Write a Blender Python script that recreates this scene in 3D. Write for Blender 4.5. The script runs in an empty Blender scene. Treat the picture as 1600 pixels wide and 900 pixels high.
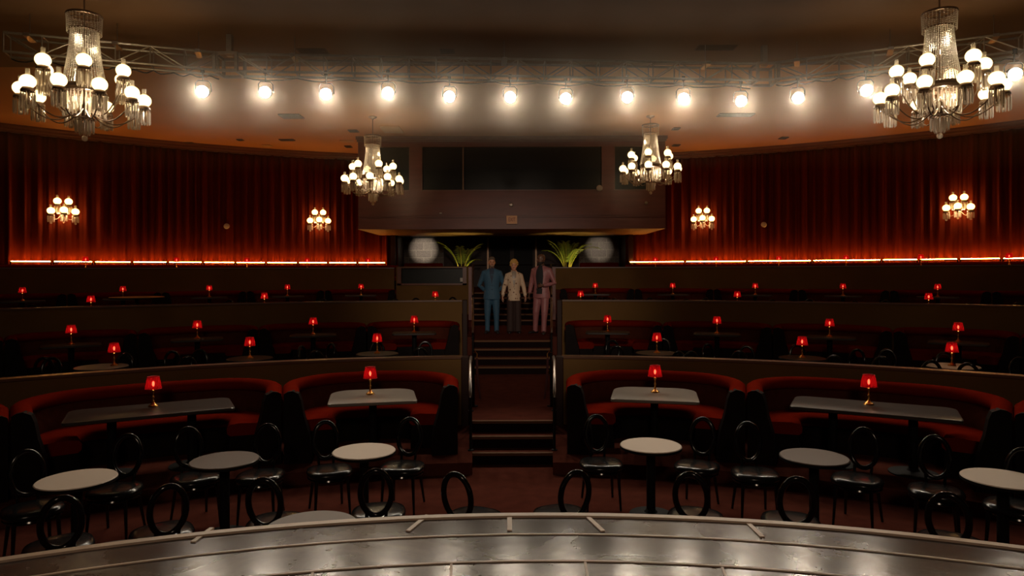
import bpy, math, random
from mathutils import Vector, Matrix
random.seed(7)
PI = math.pi
C = bpy.context.scene.collection
SC = bpy.context.scene
R = math.radians

# ------------------------------------------------------------------ camera, world, exposure
F = 1043.0                 # focal length in pixels of the 1600 px wide frame
H0 = 2.5                   # camera height over the cocktail floor
cam_d = bpy.data.cameras.new('camera'); cam = bpy.data.objects.new('camera', cam_d); C.objects.link(cam)
cam_d.sensor_width = 36; cam_d.lens = 36*F/1600; cam_d.shift_y = -25/1600; cam_d.clip_end = 200
cam.location = (0, 0, H0); cam.rotation_euler = (PI/2, 0.003, 0)
SC.camera = cam
SC.view_settings.view_transform = 'Standard'
SC.view_settings.look = 'None'
SC.view_settings.gamma = 1
SC.view_settings.use_curve_mapping = False
SC.view_settings.exposure = 0.0
W = bpy.data.worlds.new('world'); SC.world = W; W.use_nodes = True
W.node_tree.nodes['Background'].inputs[0].default_value = (0.05, 0.03, 0.02, 1)
W.node_tree.nodes['Background'].inputs[1].default_value = 0.02
SC.cycles.max_bounces = 6; SC.cycles.diffuse_bounces = 3; SC.cycles.glossy_bounces = 3
SC.cycles.transmission_bounces = 3; SC.cycles.transparent_max_bounces = 12; SC.cycles.volume_bounces = 0
SC.cycles.sample_clamp_indirect = 2.0
SC.cycles.caustics_reflective = False; SC.cycles.caustics_refractive = False

# light strengths, all in one place
GLOBE = 3.0
LENS = 25.0
SPOT = 112.0
LED = 88.0
BULB = 26.0
HAZE = 0.022

def lamp(name, kind, loc, energy, color, target=None, size=0.1, angle=None, blend=0.5, radius=0.05):
    d = bpy.data.lights.new(name, kind); d.energy = energy; d.color = color
    if kind == 'SPOT':
        d.spot_size = R(angle); d.spot_blend = blend; d.shadow_soft_size = radius
    elif kind == 'AREA': d.size = size
    else: d.shadow_soft_size = radius
    o = bpy.data.objects.new(name, d); C.objects.link(o); o.location = loc
    if target is not None:
        o.rotation_euler = (Vector(target)-Vector(loc)).to_track_quat('-Z', 'Y').to_euler()
    return o

lamp('added_front_wash', 'SPOT', (0, -3.5, H0+3.9), 2900, (1.0, 0.80, 0.62), (0, 15.0, 2.2), angle=24, blend=1.0, radius=0.4)  # unseen spot added behind the camera to light people and aisle
lamp('added_house_fill', 'SPOT', (0, -5.0, H0+3.9), 520, (1.0, 0.72, 0.5), (0, 20, 2.6), angle=80, blend=0.8, radius=0.8)  # unseen broad fill, added to lift the hall from the front

# ------------------------------------------------------------------ materials
def nt(name):
    m = bpy.data.materials.new(name); m.use_nodes = True
    return m, m.node_tree.nodes, m.node_tree.links
def mat(name, col, rough=0.6, metal=0.0, sheen=0.0, spec=0.5, noise=None, bump=None, coat=0.0, emit=None):
    m, N, L = nt(name); b = N['Principled BSDF']
    b.inputs['Base Color'].default_value = (*col, 1); b.inputs['Roughness'].default_value = rough
    b.inputs['Metallic'].default_value = metal; b.inputs['Specular IOR Level'].default_value = spec
    if sheen: b.inputs['Sheen Weight'].default_value = sheen; b.inputs['Sheen Tint'].default_value = (*col, 1); b.inputs['Sheen Roughness'].default_value = 0.4
    if coat: b.inputs['Coat Weight'].default_value = coat; b.inputs['Coat Roughness'].default_value = 0.08
    if emit: b.inputs['Emission Color'].default_value = (*emit[0], 1); b.inputs['Emission Strength'].default_value = emit[1]
    if noise or bump:
        tc = N.new('ShaderNodeTexCoord')
    if noise:                         # (scale, second colour, amount, stretch)
        mp = N.new('ShaderNodeMapping'); mp.inputs['Scale'].default_value = noise[3] if len(noise) > 3 else (1, 1, 1)
        n = N.new('ShaderNodeTexNoise'); n.inputs['Scale'].default_value = noise[0]; n.inputs['Detail'].default_value = 5
        mx = N.new('ShaderNodeMix'); mx.data_type = 'RGBA'
        rp = N.new('ShaderNodeValToRGB'); rp.color_ramp.elements[0].position = 0.35; rp.color_ramp.elements[1].position = 0.7
        L.new(tc.outputs['Object'], mp.inputs[0]); L.new(mp.outputs[0], n.inputs['Vector']); L.new(n.outputs['Fac'], rp.inputs[0])
        mul = N.new('ShaderNodeMath'); mul.operation = 'MULTIPLY'; mul.inputs[1].default_value = noise[2]
        L.new(rp.outputs[0], mul.inputs[0]); L.new(mul.outputs[0], mx.inputs[0])
        mx.inputs[6].default_value = (*col, 1); mx.inputs[7].default_value = (*noise[1], 1)
        L.new(mx.outputs[2], b.inputs['Base Color'])
    if bump:                          # (scale, strength)
        n2 = N.new('ShaderNodeTexNoise'); n2.inputs['Scale'].default_value = bump[0]; n2.inputs['Detail'].default_value = 4
        L.new(tc.outputs['Object'], n2.inputs['Vector'])
        bp = N.new('ShaderNodeBump'); bp.inputs['Strength'].default_value = bump[1]; bp.inputs['Distance'].default_value = 0.02
        L.new(n2.outputs['Fac'], bp.inputs['Height']); L.new(bp.outputs[0], b.inputs['Normal'])
    return m
def emission(name, col, s):
    m, N, L = nt(name); N.remove(N['Principled BSDF'])
    e = N.new('ShaderNodeEmission'); e.inputs[0].default_value = (*col, 1); e.inputs[1].default_value = s
    L.new(e.outputs[0], N['Material Output'].inputs[0]); return m
def crystal(name, col, clear, rough):
    m, N, L = nt(name); N.remove(N['Principled BSDF'])
    t = N.new('ShaderNodeBsdfTransparent'); t.inputs[0].default_value = (0.97, 0.95, 0.92, 1)
    g = N.new('ShaderNodeBsdfGlossy'); g.inputs[0].default_value = (*col, 1); g.inputs[1].default_value = rough
    d = N.new('ShaderNodeBsdfTranslucent'); d.inputs[0].default_value = (*col, 1)
    m1 = N.new('ShaderNodeMixShader'); m1.inputs[0].default_value = 0.6; L.new(g.outputs[0], m1.inputs[1]); L.new(d.outputs[0], m1.inputs[2])
    m2 = N.new('ShaderNodeMixShader'); m2.inputs[0].default_value = 1-clear; L.new(t.outputs[0], m2.inputs[1]); L.new(m1.outputs[0], m2.inputs[2])
    L.new(m2.outputs[0], N['Material Output'].inputs[0]); return m

M = {}
M['ceiling'] = mat('ceiling_paint', (0.66, 0.31, 0.10), 0.6, noise=(0.5, (0.54, 0.25, 0.08), 0.6), bump=(2, 0.05))
M['carpet'] = mat('carpet', (0.10, 0.029, 0.020), 0.95, spec=0.0, noise=(6, (0.07, 0.021, 0.015), 0.7), bump=(90, 0.3))
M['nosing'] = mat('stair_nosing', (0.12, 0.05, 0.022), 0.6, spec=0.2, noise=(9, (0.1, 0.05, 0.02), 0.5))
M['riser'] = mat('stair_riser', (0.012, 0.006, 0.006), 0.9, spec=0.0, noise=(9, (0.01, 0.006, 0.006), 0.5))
M['parapet'] = mat('parapet_fabric', (0.17, 0.095, 0.035), 0.9, spec=0.03, noise=(1.2, (0.13, 0.075, 0.028), 0.6), bump=(150, 0.15))
M['cap'] = mat('parapet_cap', (0.12, 0.05, 0.02), 0.35, noise=(3, (0.075, 0.03, 0.012), 0.6))
M['velvet'] = mat('curtain_velvet', (0.125, 0.016, 0.005), 0.85, spec=0.03, noise=(0.7, (0.085, 0.011, 0.004), 0.6, (1, 1, 0.2)))
M['red_velvet'] = mat('booth_red_velvet', (0.175, 0.012, 0.004), 0.9, spec=0.0, noise=(5, (0.15, 0.008, 0.003), 0.8))
M['booth_fabric'] = mat('booth_back_fabric', (0.085, 0.022, 0.012), 0.9, spec=0.0, noise=(9, (0.06, 0.018, 0.010), 0.8), bump=(30, 0.2))
M['booth_black'] = mat('booth_black_vinyl', (0.009, 0.006, 0.006), 0.6, spec=0.06, noise=(5, (0.016, 0.010, 0.009), 0.5))
M['mahogany'] = mat('mahogany_panel', (0.17, 0.045, 0.032), 0.42, noise=(2.5, (0.12, 0.032, 0.024), 0.7, (0.4, 1, 4)))
M['dark_wood'] = mat('dark_post_wood', (0.030, 0.012, 0.009), 0.5, spec=0.2, noise=(3, (0.02, 0.008, 0.006), 0.6))
M['mahogany_light'] = mat('mahogany_trim', (0.16, 0.055, 0.032), 0.35, noise=(3, (0.11, 0.035, 0.02), 0.6))
M['dark_glass'] = mat('black_window_glass', (0.006, 0.008, 0.008), 0.35, spec=0.25, noise=(3, (0.009, 0.011, 0.011), 0.5))
M['black'] = mat('matt_black', (0.007, 0.007, 0.008), 0.6, spec=0.15, noise=(4, (0.012, 0.011, 0.011), 0.5))
M['gloss_black'] = mat('glossy_black_lacquer', (0.005, 0.005, 0.006), 0.12, spec=0.45, noise=(4, (0.010, 0.009, 0.009), 0.5))
M['patent'] = mat('black_patent_seat', (0.008, 0.009, 0.010), 0.2, spec=0.32, noise=(4, (0.015, 0.015, 0.016), 0.5), bump=(6, 0.12))
M['table_dark'] = mat('dark_table_laminate', (0.035, 0.028, 0.024), 0.32, noise=(3, (0.045, 0.036, 0.031), 0.5))
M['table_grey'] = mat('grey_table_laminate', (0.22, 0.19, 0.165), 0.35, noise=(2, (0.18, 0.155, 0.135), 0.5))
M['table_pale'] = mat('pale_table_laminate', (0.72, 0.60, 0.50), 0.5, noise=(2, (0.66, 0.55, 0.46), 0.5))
M['table_dim'] = mat('dim_table_laminate', (0.105, 0.068, 0.05), 0.4, noise=(2, (0.085, 0.056, 0.042), 0.5))  # same kind of top as the pale ones, dimmer light put into the colour
M['tan_top'] = mat('tan_table_laminate', (0.80, 0.52, 0.25), 0.4, noise=(2, (0.7, 0.45, 0.22), 0.5))
M['gold'] = mat('gilt_brass', (0.75, 0.38, 0.10), 0.28, 1.0, noise=(12, (0.55, 0.26, 0.06), 0.5))
M['bronze'] = mat('dull_bronze', (0.20, 0.13, 0.09), 0.4, 0.85, noise=(12, (0.15, 0.09, 0.06), 0.5))
M['steel'] = mat('brushed_steel', (0.30, 0.27, 0.25), 0.32, 1.0, noise=(20, (0.35, 0.31, 0.28), 0.5))
M['truss'] = mat('truss_aluminium', (0.34, 0.29, 0.24), 0.4, 0.7, noise=(14, (0.24, 0.2, 0.17), 0.5))
M['prism'] = crystal('crystal_prism', (1.0, 0.90, 0.80), 0.35, 0.12)
M['bead'] = crystal('crystal_bead', (1.0, 0.94, 0.86), 0.12, 0.25)
M['chimney'] = crystal('lamp_chimney_glass', (0.9, 0.86, 0.78), 0.6, 0.1)
M['globe'] = emission('lit_opal_globe', (1.0, 0.72, 0.34), GLOBE)
M['sconce_globe'] = emission('lit_sconce_globe', (1.0, 0.55, 0.16), 6.0)
M['lens'] = emission('lit_lens', (1.0, 0.86, 0.66), LENS)
M['led'] = emission('lit_led_tube', (1.0, 0.36, 0.06), LED)
M['bulb'] = emission('lit_bulb', (1.0, 0.62, 0.35), BULB)
M['white'] = mat('white_plastic', (0.55, 0.5, 0.45), 0.5, noise=(9, (0.5, 0.45, 0.4), 0.3))
M['cream'] = mat('sign_cream', (0.85, 0.48, 0.26), 0.5, noise=(9, (0.8, 0.44, 0.24), 0.3))
M['signred'] = mat('sign_red', (0.30, 0.03, 0.01), 0.5, noise=(9, (0.26, 0.03, 0.01), 0.3))
M['vent'] = mat('vent_grille', (0.09, 0.045, 0.02), 0.6, noise=(9, (0.07, 0.035, 0.016), 0.3))
M['panel'] = mat('ceiling_panel', (0.62, 0.40, 0.2), 0.6, noise=(3, (0.56, 0.36, 0.17), 0.3))
M['leaf'] = mat('palm_leaf', (0.20, 0.26, 0.03), 0.45, noise=(7, (0.10, 0.19, 0.02), 0.8))
M['palm_stem'] = mat('palm_stem', (0.42, 0.36, 0.08), 0.5, noise=(7, (0.3, 0.3, 0.06), 0.6))
M['pot'] = mat('pot_black', (0.02, 0.018, 0.016), 0.4, noise=(7, (0.03, 0.026, 0.022), 0.6))
M['rope'] = mat('velvet_rope', (0.05, 0.008, 0.008), 0.9, noise=(30, (0.03, 0.005, 0.005), 0.6))

# red pleated shade, glows by the bulb inside
def shade_mat():
    m, N, L = nt('red_pleated_shade'); N.remove(N['Principled BSDF'])
    tc = N.new('ShaderNodeTexCoord'); n = N.new('ShaderNodeTexNoise'); n.inputs['Scale'].default_value = 30
    L.new(tc.outputs['Object'], n.inputs['Vector'])
    mx = N.new('ShaderNodeMix'); mx.data_type = 'RGBA'; mx.inputs[6].default_value = (0.40, 0.005, 0.009, 1); mx.inputs[7].default_value = (0.26, 0.003, 0.006, 1)
    L.new(n.outputs['Fac'], mx.inputs[0])
    t = N.new('ShaderNodeBsdfTranslucent'); L.new(mx.outputs[2], t.inputs[0])
    d = N.new('ShaderNodeBsdfDiffuse'); L.new(mx.outputs[2], d.inputs[0])
    tr = N.new('ShaderNodeBsdfTransparent'); tr.inputs[0].default_value = (0.8, 0.07, 0.05, 1)
    e = N.new('ShaderNodeEmission'); e.inputs[0].default_value = (1, 0.008, 0.012, 1); e.inputs[1].default_value = 0.05
    m1 = N.new('ShaderNodeMixShader'); m1.inputs[0].default_value = 0.35; L.new(t.outputs[0], m1.inputs[1]); L.new(d.outputs[0], m1.inputs[2])
    m2 = N.new('ShaderNodeMixShader'); m2.inputs[0].default_value = 0.3; L.new(m1.outputs[0], m2.inputs[1]); L.new(tr.outputs[0], m2.inputs[2])
    a = N.new('ShaderNodeAddShader'); L.new(m2.outputs[0], a.inputs[0]); L.new(e.outputs[0], a.inputs[1])
    L.new(a.outputs[0], N['Material Output'].inputs[0]); return m
M['shade'] = shade_mat()

def brick_mat():
    m, N, L = nt('painted_brick'); b = N['Principled BSDF']
    tc = N.new('ShaderNodeTexCoord'); mp = N.new('ShaderNodeMapping'); mp.inputs['Rotation'].default_value = (PI/2, 0, 0)
    br = N.new('ShaderNodeTexBrick'); br.inputs['Scale'].default_value = 1.0; br.inputs['Brick Width'].default_value = 0.62; br.inputs['Row Height'].default_value = 0.3
    br.inputs['Mortar Size'].default_value = 0.012
    br.inputs['Color1'].default_value = (0.16, 0.14, 0.12, 1); br.inputs['Color2'].default_value = (0.12, 0.10, 0.09, 1); br.inputs['Mortar'].default_value = (0.24, 0.21, 0.18, 1)
    L.new(tc.outputs['Object'], mp.inputs[0]); L.new(mp.outputs[0], br.inputs['Vector'])
    n = N.new('ShaderNodeTexNoise'); n.inputs['Scale'].default_value = 25; n.inputs['Detail'].default_value = 6; L.new(tc.outputs['Object'], n.inputs['Vector'])
    mx = N.new('ShaderNodeMix'); mx.data_type = 'RGBA'; mx.blend_type = 'OVERLAY'; mx.inputs[0].default_value = 0.9
    L.new(br.outputs['Color'], mx.inputs[6]); L.new(n.outputs['Fac'], mx.inputs[7]); L.new(mx.outputs[2], b.inputs['Base Color'])
    bp = N.new('ShaderNodeBump'); bp.inputs['Strength'].default_value = 0.6; L.new(n.outputs['Fac'], bp.inputs['Height']); L.new(bp.outputs[0], b.inputs['Normal'])
    b.inputs['Roughness'].default_value = 0.6; return m
M['brick'] = brick_mat()

def stage_mat():
    m, N, L = nt('glossy_stage_panels'); b = N['Principled BSDF']
    tc = N.new('ShaderNodeTexCoord')
    n = N.new('ShaderNodeTexNoise'); n.inputs['Scale'].default_value = 1.6; n.inputs['Detail'].default_value = 7; n.inputs['Roughness'].default_value = 0.6; n.inputs['Distortion'].default_value = 0.6
    L.new(tc.outputs['Object'], n.inputs['Vector'])
    rp = N.new('ShaderNodeValToRGB'); e = rp.color_ramp.elements
    e[0].position = 0.42; e[0].color = (0.030, 0.019, 0.022, 1); e[1].position = 0.78; e[1].color = (0.17, 0.12, 0.10, 1)
    L.new(n.outputs['Fac'], rp.inputs[0]); L.new(rp.outputs[0], b.inputs['Base Color'])
    r2 = N.new('ShaderNodeMapRange'); r2.inputs[3].default_value = 0.10; r2.inputs[4].default_value = 0.30; b.inputs['Specular IOR Level'].default_value = 0.25; b.inputs['Specular Tint'].default_value = (1.0, 0.86, 0.74, 1); L.new(n.outputs['Fac'], r2.inputs[0]); L.new(r2.outputs[0], b.inputs['Roughness'])
    n2 = N.new('ShaderNodeTexNoise'); n2.inputs['Scale'].default_value = 14; L.new(tc.outputs['Object'], n2.inputs['Vector'])
    bp = N.new('ShaderNodeBump'); bp.inputs['Strength'].default_value = 0.05; bp.inputs['Distance'].default_value = 0.02; L.new(n2.outputs['Fac'], bp.inputs['Height']); L.new(bp.outputs[0], b.inputs['Normal'])
    return m
M['stage'] = stage_mat()
M['stage_trim'] = mat('stage_edge_trim', (0.62, 0.47, 0.36), 0.4, noise=(5, (0.5, 0.38, 0.29), 0.5))

# ------------------------------------------------------------------ mesh helpers
class MB:
    def __init__(s): s.v = []; s.f = []
    def add(s, vs, fs):
        k = len(s.v); s.v += [tuple(p) for p in vs]; s.f += [tuple(i+k for i in f) for f in fs]; return s
    def box(s, x0, x1, y0, y1, z0, z1, T=None):
        vs = [Vector((x, y, z)) for z in (z0, z1) for y in (y0, y1) for x in (x0, x1)]
        if T: vs = [T @ p for p in vs]
        return s.add(vs, [(0, 2, 3, 1), (4, 5, 7, 6), (0, 1, 5, 4), (2, 6, 7, 3), (0, 4, 6, 2), (1, 3, 7, 5)])
    def cbox(s, x0, x1, y0, y1, z0, z1, c=0.01, T=None):     # box with chamfered vertical and top edges
        o = [(x0+c, y0), (x1-c, y0), (x1, y0+c), (x1, y1-c), (x1-c, y1), (x0+c, y1), (x0, y1-c), (x0, y0+c)]
        cx, cy = (x0+x1)/2, (y0+y1)/2
        rings = [[(x, y, z0) for x, y in o], [(x, y, z1-c) for x, y in o],
                 [(x+(cx-x)*min(1, c/abs(x1-x0)*2), y+(cy-y)*min(1, c/abs(y1-y0)*2), z1) for x, y in o]]
        return s.loft(rings, T)
    def loft(s, rings, T=None, cap=True, closed=False):
        n = len(rings[0]); vs = [Vector(p) for r in rings for p in r]
        if T: vs = [T @ p for p in vs]
        fs = []
        for i in range(len(rings)-1):
            for j in range(n):
                fs.append((i*n+j, i*n+(j+1) % n, (i+1)*n+(j+1) % n, (i+1)*n+j))
        if closed:
            i = len(rings)-1
            for j in range(n): fs.append((i*n+j, i*n+(j+1) % n, (j+1) % n, j))
        elif cap:
            fs.append(tuple(range(n-1, -1, -1))); fs.append(tuple(range((len(rings)-1)*n, len(rings)*n)))
        return s.add(vs, fs)
    def lathe(s, prof, n=24, T=None, cap=True):
        return s.loft([[(max(r, 1e-4)*math.cos(2*PI*j/n), max(r, 1e-4)*math.sin(2*PI*j/n), z) for j in range(n)] for r, z in prof], T, cap)
    def tube(s, pts, rad, n=8, closed=False, T=None, flat=1.0):
        pts = [Vector(p) for p in pts]; m = len(pts)
        rr = rad if isinstance(rad, (list, tuple)) else [rad]*m
        rings = []; up = None
        for i, p in enumerate(pts):
            if closed: d = pts[(i+1) % m]-pts[i-1]
            else: d = pts[min(i+1, m-1)]-pts[max(i-1, 0)]
            d.normalize()
            if up is None: up = Vector((0, 0, 1)) if abs(d.z) < 0.9 else Vector((1, 0, 0))
            a = d.cross(up)
            if a.length < 1e-4: a = d.cross(Vector((0, 1, 0)))
            a.normalize(); b = a.cross(d); b.normalize(); up = b
            rings.append([p+a*rr[i]*math.cos(2*PI*j/n)+b*rr[i]*flat*math.sin(2*PI*j/n) for j in range(n)])
        return s.loft(rings, T, closed=closed)
    def bar(s, a, b, r, n=6, T=None): return s.tube([a, b], r, n, T=T)
    def ball(s, c, rx, ry=None, rz=None, n=16, k=10, T=None):
        ry = ry or rx; rz = rz or rx
        rings = []
        for i in range(k+1):
            t = PI*i/k; q = max(math.sin(t), 0.002)
            rings.append([(c[0]+rx*q*math.cos(2*PI*j/n), c[1]+ry*q*math.sin(2*PI*j/n), c[2]-rz*math.cos(t)) for j in range(n)])
        return s.loft(rings, T)
    def octa(s, c, r, h):
        x, y, z = c
        return s.add([(x+r, y, z), (x, y+r, z), (x-r, y, z), (x, y-r, z), (x, y, z+h), (x, y, z-h)],
                     [(0, 1, 4), (1, 2, 4), (2, 3, 4), (3, 0, 4), (1, 0, 5), (2, 1, 5), (3, 2, 5), (0, 3, 5)])
    def build(s, name, m, parent=None, smooth=True, angle=38):
        me = bpy.data.meshes.new(name); me.from_pydata(s.v, [], s.f); me.update()
        o = bpy.data.objects.new(name, me); C.objects.link(o)
        me.materials.append(M[m] if isinstance(m, str) else m)
        import bmesh
        b = bmesh.new(); b.from_mesh(me); bmesh.ops.recalc_face_normals(b, faces=b.faces[:]); b.to_mesh(me); b.free()
        if smooth:
            me.polygons.foreach_set('use_smooth', [True]*len(me.polygons))
            try: me.set_sharp_from_angle(angle=R(angle))
            except Exception: pass
        if parent: o.parent = parent
        return o

def tag(o, label=None, cat=None, group=None, kind=None):
    if label: o['label'] = label
    if cat: o['category'] = cat
    if group: o['group'] = group
    if kind: o['kind'] = kind
    return o
def empty(name, loc=(0, 0, 0), rz=0):
    o = bpy.data.objects.new(name, None); C.objects.link(o); o.location = loc; o.rotation_euler = (0, 0, rz); o.empty_display_size = 0.1
    return o
kids = {}
def children(o): return [c for c in C.objects if c.parent == o]
def copy_tree(o, parent=None):
    c = o.copy(); C.objects.link(c); c.parent = parent
    for ch in list(o.children): copy_tree(ch, c)
    return c
def struct(o, label=None): return tag(o, label, kind='structure')
def at(px, py, rel):
    yt = py+0.003*(px-800); D = -rel*F/(yt-425); return ((px-800)*D/F, D, H0+rel)
def pol(deg, r, z=0): return (r*math.sin(R(deg)), r*math.cos(R(deg)), z)
def pdeg(px): return math.degrees(math.atan((px-800)/F))
LR = lambda x: 'left' if x < 0 else 'right'

# ------------------------------------------------------------------ levels (world z)
Z_PIT1, Z_A, Z_P1, Z_PIT2, Z_LAND, Z_PIT3, Z_T4 = 0.0, 0.15, 0.45, 0.30, 1.05, 0.90, 1.89
CEIL = H0+4.45
WC, WR = 4.0, 22.0            # rear wall: centre on y axis and radius
def wall_pt(phi, dr=0, z=0): return ((WR+dr)*math.sin(phi), WC+(WR+dr)*math.cos(phi), z)
def wall_phi(px):             # angle on the wall circle seen at column px
    t = (px-800)/F; a = 1+t*t; b = -2*WC; c = WC*WC-WR*WR
    D = (-b+math.sqrt(b*b-4*a*c))/(2*a); return math.atan2(t*D, D-WC)

# ------------------------------------------------------------------ setting: floors, terraces, walls
m = MB(); m.box(-17, 17, -8, 28, -0.2, 0); struct(m.build('floor', 'carpet', smooth=False))
def sector(m, r0, r1, a0, a1, z0, z1, n=40):
    rings = []
    for i in range(n+1):
        a = a0+(a1-a0)*i/n
        rings.append([pol(a, r0, z0), pol(a, r1, z0), pol(a, r1, z1), pol(a, r0, z1)])
    return m.loft(rings)
AISLE = 3.45      # half angle of the central aisle (deg)
for a0_, a1_, s_ in ((-50, -AISLE, 'left'), (AISLE, 50, 'right')):
    m = MB(); sector(m, 8.25, 10.42, a0_, a1_, -0.01, Z_A, 60); struct(m.build('floor_front_terrace_'+s_, 'carpet', angle=30))
for sgn, side in ((-1, 'left'), (1, 'right')):
    A0, A1 = AISLE*sgn, 50*sgn
    m = MB(); sector(m, 10.42, 13.7, A0, A1, 0, Z_PIT2); sector(m, 13.7, 16.5, A0, A1, 0, Z_P1)
    struct(m.build('floor_middle_terrace_'+side, 'carpet', angle=30))
    m = MB(); sector(m, 16.5, 19.6, A0, A1, 0, Z_PIT3); sector(m, 19.6, 23.4, A0, A1, 0, Z_LAND)
    struct(m.build('floor_upper_terrace_'+side, 'carpet', angle=30))
    # parapets with wooden caps
    for k, (r, zb, zt) in enumerate(((10.30, Z_A, H0-1.33), (16.40, Z_P1, H0-0.72), (23.30, Z_LAND, H0+0.13))):
        a_in = (4.3 if k < 2 else (10.0 if sgn < 0 else 3.6))*sgn
        m = MB(); sector(m, r, r+0.12, a_in, A1, zb, zt)
        w = struct(m.build('parapet_wall_'+side, 'parapet', angle=30))
        m = MB(); sector(m, r-0.03, r+0.15, a_in, A1, zt, zt+0.035)
        m.build('parapet_cap', 'cap', w, angle=30)
    # plinth end posts beside the aisle
    for r, zb, zt in ((10.3, Z_A, H0-1.30), (16.4, Z_P1, H0-0.68)):
        T = Matrix.Translation(pol(4.05*sgn, r)) @ Matrix.Rotation(-R(4.05*sgn), 4, 'Z')
        m = MB(); m.cbox(-0.06, 0.06, -0.05, 0.17, zb, zt, 0.01, T); struct(m.build('parapet_post', 'dark_wood', smooth=False))
m = MB(); 
for i in range(60):
    pass
rings = []
for i in range(61):
    ph = R(-60+120*i/60); rings.append([pol(0, 0, 0)]*0+[(23.38*math.sin(ph*0.8), 23.38*math.cos(ph*0.8), 0), wall_pt(ph, 0.6, 0), wall_pt(ph, 0.6, Z_T4), (23.38*math.sin(ph*0.8), 23.38*math.cos(ph*0.8), Z_T4)])
m.loft(rings); m.box(-4.6, 4.6, 23.0, 28, 0, Z_T4-0.002)
struct(m.build('floor_top_terrace', 'carpet', angle=30))

# central aisle: platforms and stairs with radial sides
ta = math.tan(R(AISLE))
def aisle_slab(m, d0, d1, z0, z1):
    w0, w1 = d0*ta, d1*ta
    m.loft([[(-w0, d0, z0), (w0, d0, z0), (w0, d0, z1), (-w0, d0, z1)], [(-w1, d1, z0), (w1, d1, z0), (w1, d1, z1), (-w1, d1, z1)]])
stairs = [('stairs_lower', [(8.67, 0.15), (8.93, 0.30), (9.19, 0.45)], 13.4, 0.0),
          ('stairs_middle', [(13.4, 0.60), (13.65, 0.75), (13.9, 0.90), (14.15, 1.05)], 18.2, 0.45),
          ('stairs_upper', [(18.2+0.33*i, 1.05+0.14*(i+1)) for i in range(6)], 23.6, 1.05)]
for nm, st, dend, zb in stairs:
    m = MB(); nose = MB(); ri = MB()
    for i, (d, z) in enumerate(st):
        d1 = st[i+1][0] if i+1 < len(st) else dend
        aisle_slab(m, d, d1+(0.0 if i+1 < len(st) else 0), 0, z-0.001)
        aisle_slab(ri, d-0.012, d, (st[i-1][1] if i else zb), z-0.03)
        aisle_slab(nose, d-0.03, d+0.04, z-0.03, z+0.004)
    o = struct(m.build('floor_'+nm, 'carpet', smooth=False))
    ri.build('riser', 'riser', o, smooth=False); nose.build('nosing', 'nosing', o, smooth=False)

# rear curved wall and its crown moulding, ceiling, side walls, wall behind the stage
ALC = wall_phi(622)            # alcove edge
ALCR = wall_phi(978)
for a0, a1, side in ((R(-58), ALC, 'left'), (ALCR, R(58), 'right')):
    m = MB(); rings = []
    for i in range(61):
        ph = a0+(a1-a0)*i/60; rings.append([wall_pt(ph, 0.15, 0), wall_pt(ph, 0.4, 0), wall_pt(ph, 0.4, CEIL), wall_pt(ph, 0.15, CEIL)])
    m.loft(rings); struct(m.build('wall_rear_'+side, 'mahogany', angle=30))
    m = MB(); rings = []
    for i in range(61):
        ph = a0+(a1-a0)*i/60
        rings.append([wall_pt(ph, r, z) for r, z in ((0.15, CEIL-0.22), (-0.1, CEIL-0.22), (-0.1, CEIL-0.17), (-0.17, CEIL-0.14), (-0.17, CEIL-0.09), (-0.26, CEIL-0.05), (-0.26, CEIL+0.01), (0.15, CEIL+0.01))])
    m.loft(rings); struct(m.build('trim_crown_'+side, 'mahogany_light', angle=20))
m = MB(); m.box(-18, 18, -8, 28, CEIL, CEIL+0.2); struct(m.build('ceiling', 'ceiling', smooth=False))
M['ceiling_shaded'] = mat('shaded_ceiling_tone', (0.20, 0.105, 0.05), 0.7, noise=(0.6, (0.14, 0.075, 0.036), 0.7))  # same ceiling ahead of the truss, its shade put into a darker colour
m = MB(); m.box(-17, 17, -8, 14.3, CEIL-0.03, CEIL+0.0); struct(m.build('ceiling_front_shade', 'ceiling_shaded', smooth=False))  # thin slab added to carry the shaded tone
for sgn, side in ((-1, 'left'), (1, 'right')):
    m = MB(); m.box(min(17*sgn, 17.4*sgn), max(17*sgn, 17.4*sgn), -8, 20, 0, CEIL); struct(m.build('wall_'+side, 'mahogany', smooth=False))
m = MB(); m.box(-17.4, 17.4, -8.3, -8, 0, CEIL); struct(m.build('wall_behind_stage', 'black', smooth=False))

# ------------------------------------------------------------------ thrust stage
SX, SD, SR = 0.15, 3.84, 6.3
SZ = H0-1.40
SY = SD-SR
def arc(r, a0, a1, n, z): return [(SX+r*math.sin(a0+(a1-a0)*i/n), SY+r*math.cos(a0+(a1-a0)*i/n), z) for i in range(n+1)]
def ring_band(m, r0, r1, a0, a1, z0, z1, n=80):
    A, B = arc(r0, a0, a1, n, z0), arc(r1, a0, a1, n, z0)
    m.loft([[A[i], B[i], (B[i][0], B[i][1], z1), (A[i][0], A[i][1], z1)] for i in range(n+1)])
stg = MB(); stg.lathe([(SR-0.02, 0), (SR-0.02, SZ-0.03), (SR-0.02, SZ)], 160, Matrix.Translation((SX, SY, 0)))
stage = struct(stg.build('stage_floor', 'stage', angle=30))
m = MB(); ring_band(m, SR-0.035, SR+0.012, -PI, PI, SZ-0.05, SZ+0.012, 200); m.build('edge_trim', 'stage_trim', stage, angle=30)
m = MB(); ring_band(m, SR-0.29, SR-0.275, -PI, PI, SZ-0.01, SZ+0.006, 200); ring_band(m, SR-0.62, SR-0.605, -PI, PI, SZ-0.01, SZ+0.006, 200)
m.build('panel_ring', 'stage_trim', stage, angle=30)
m = MB()
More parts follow.
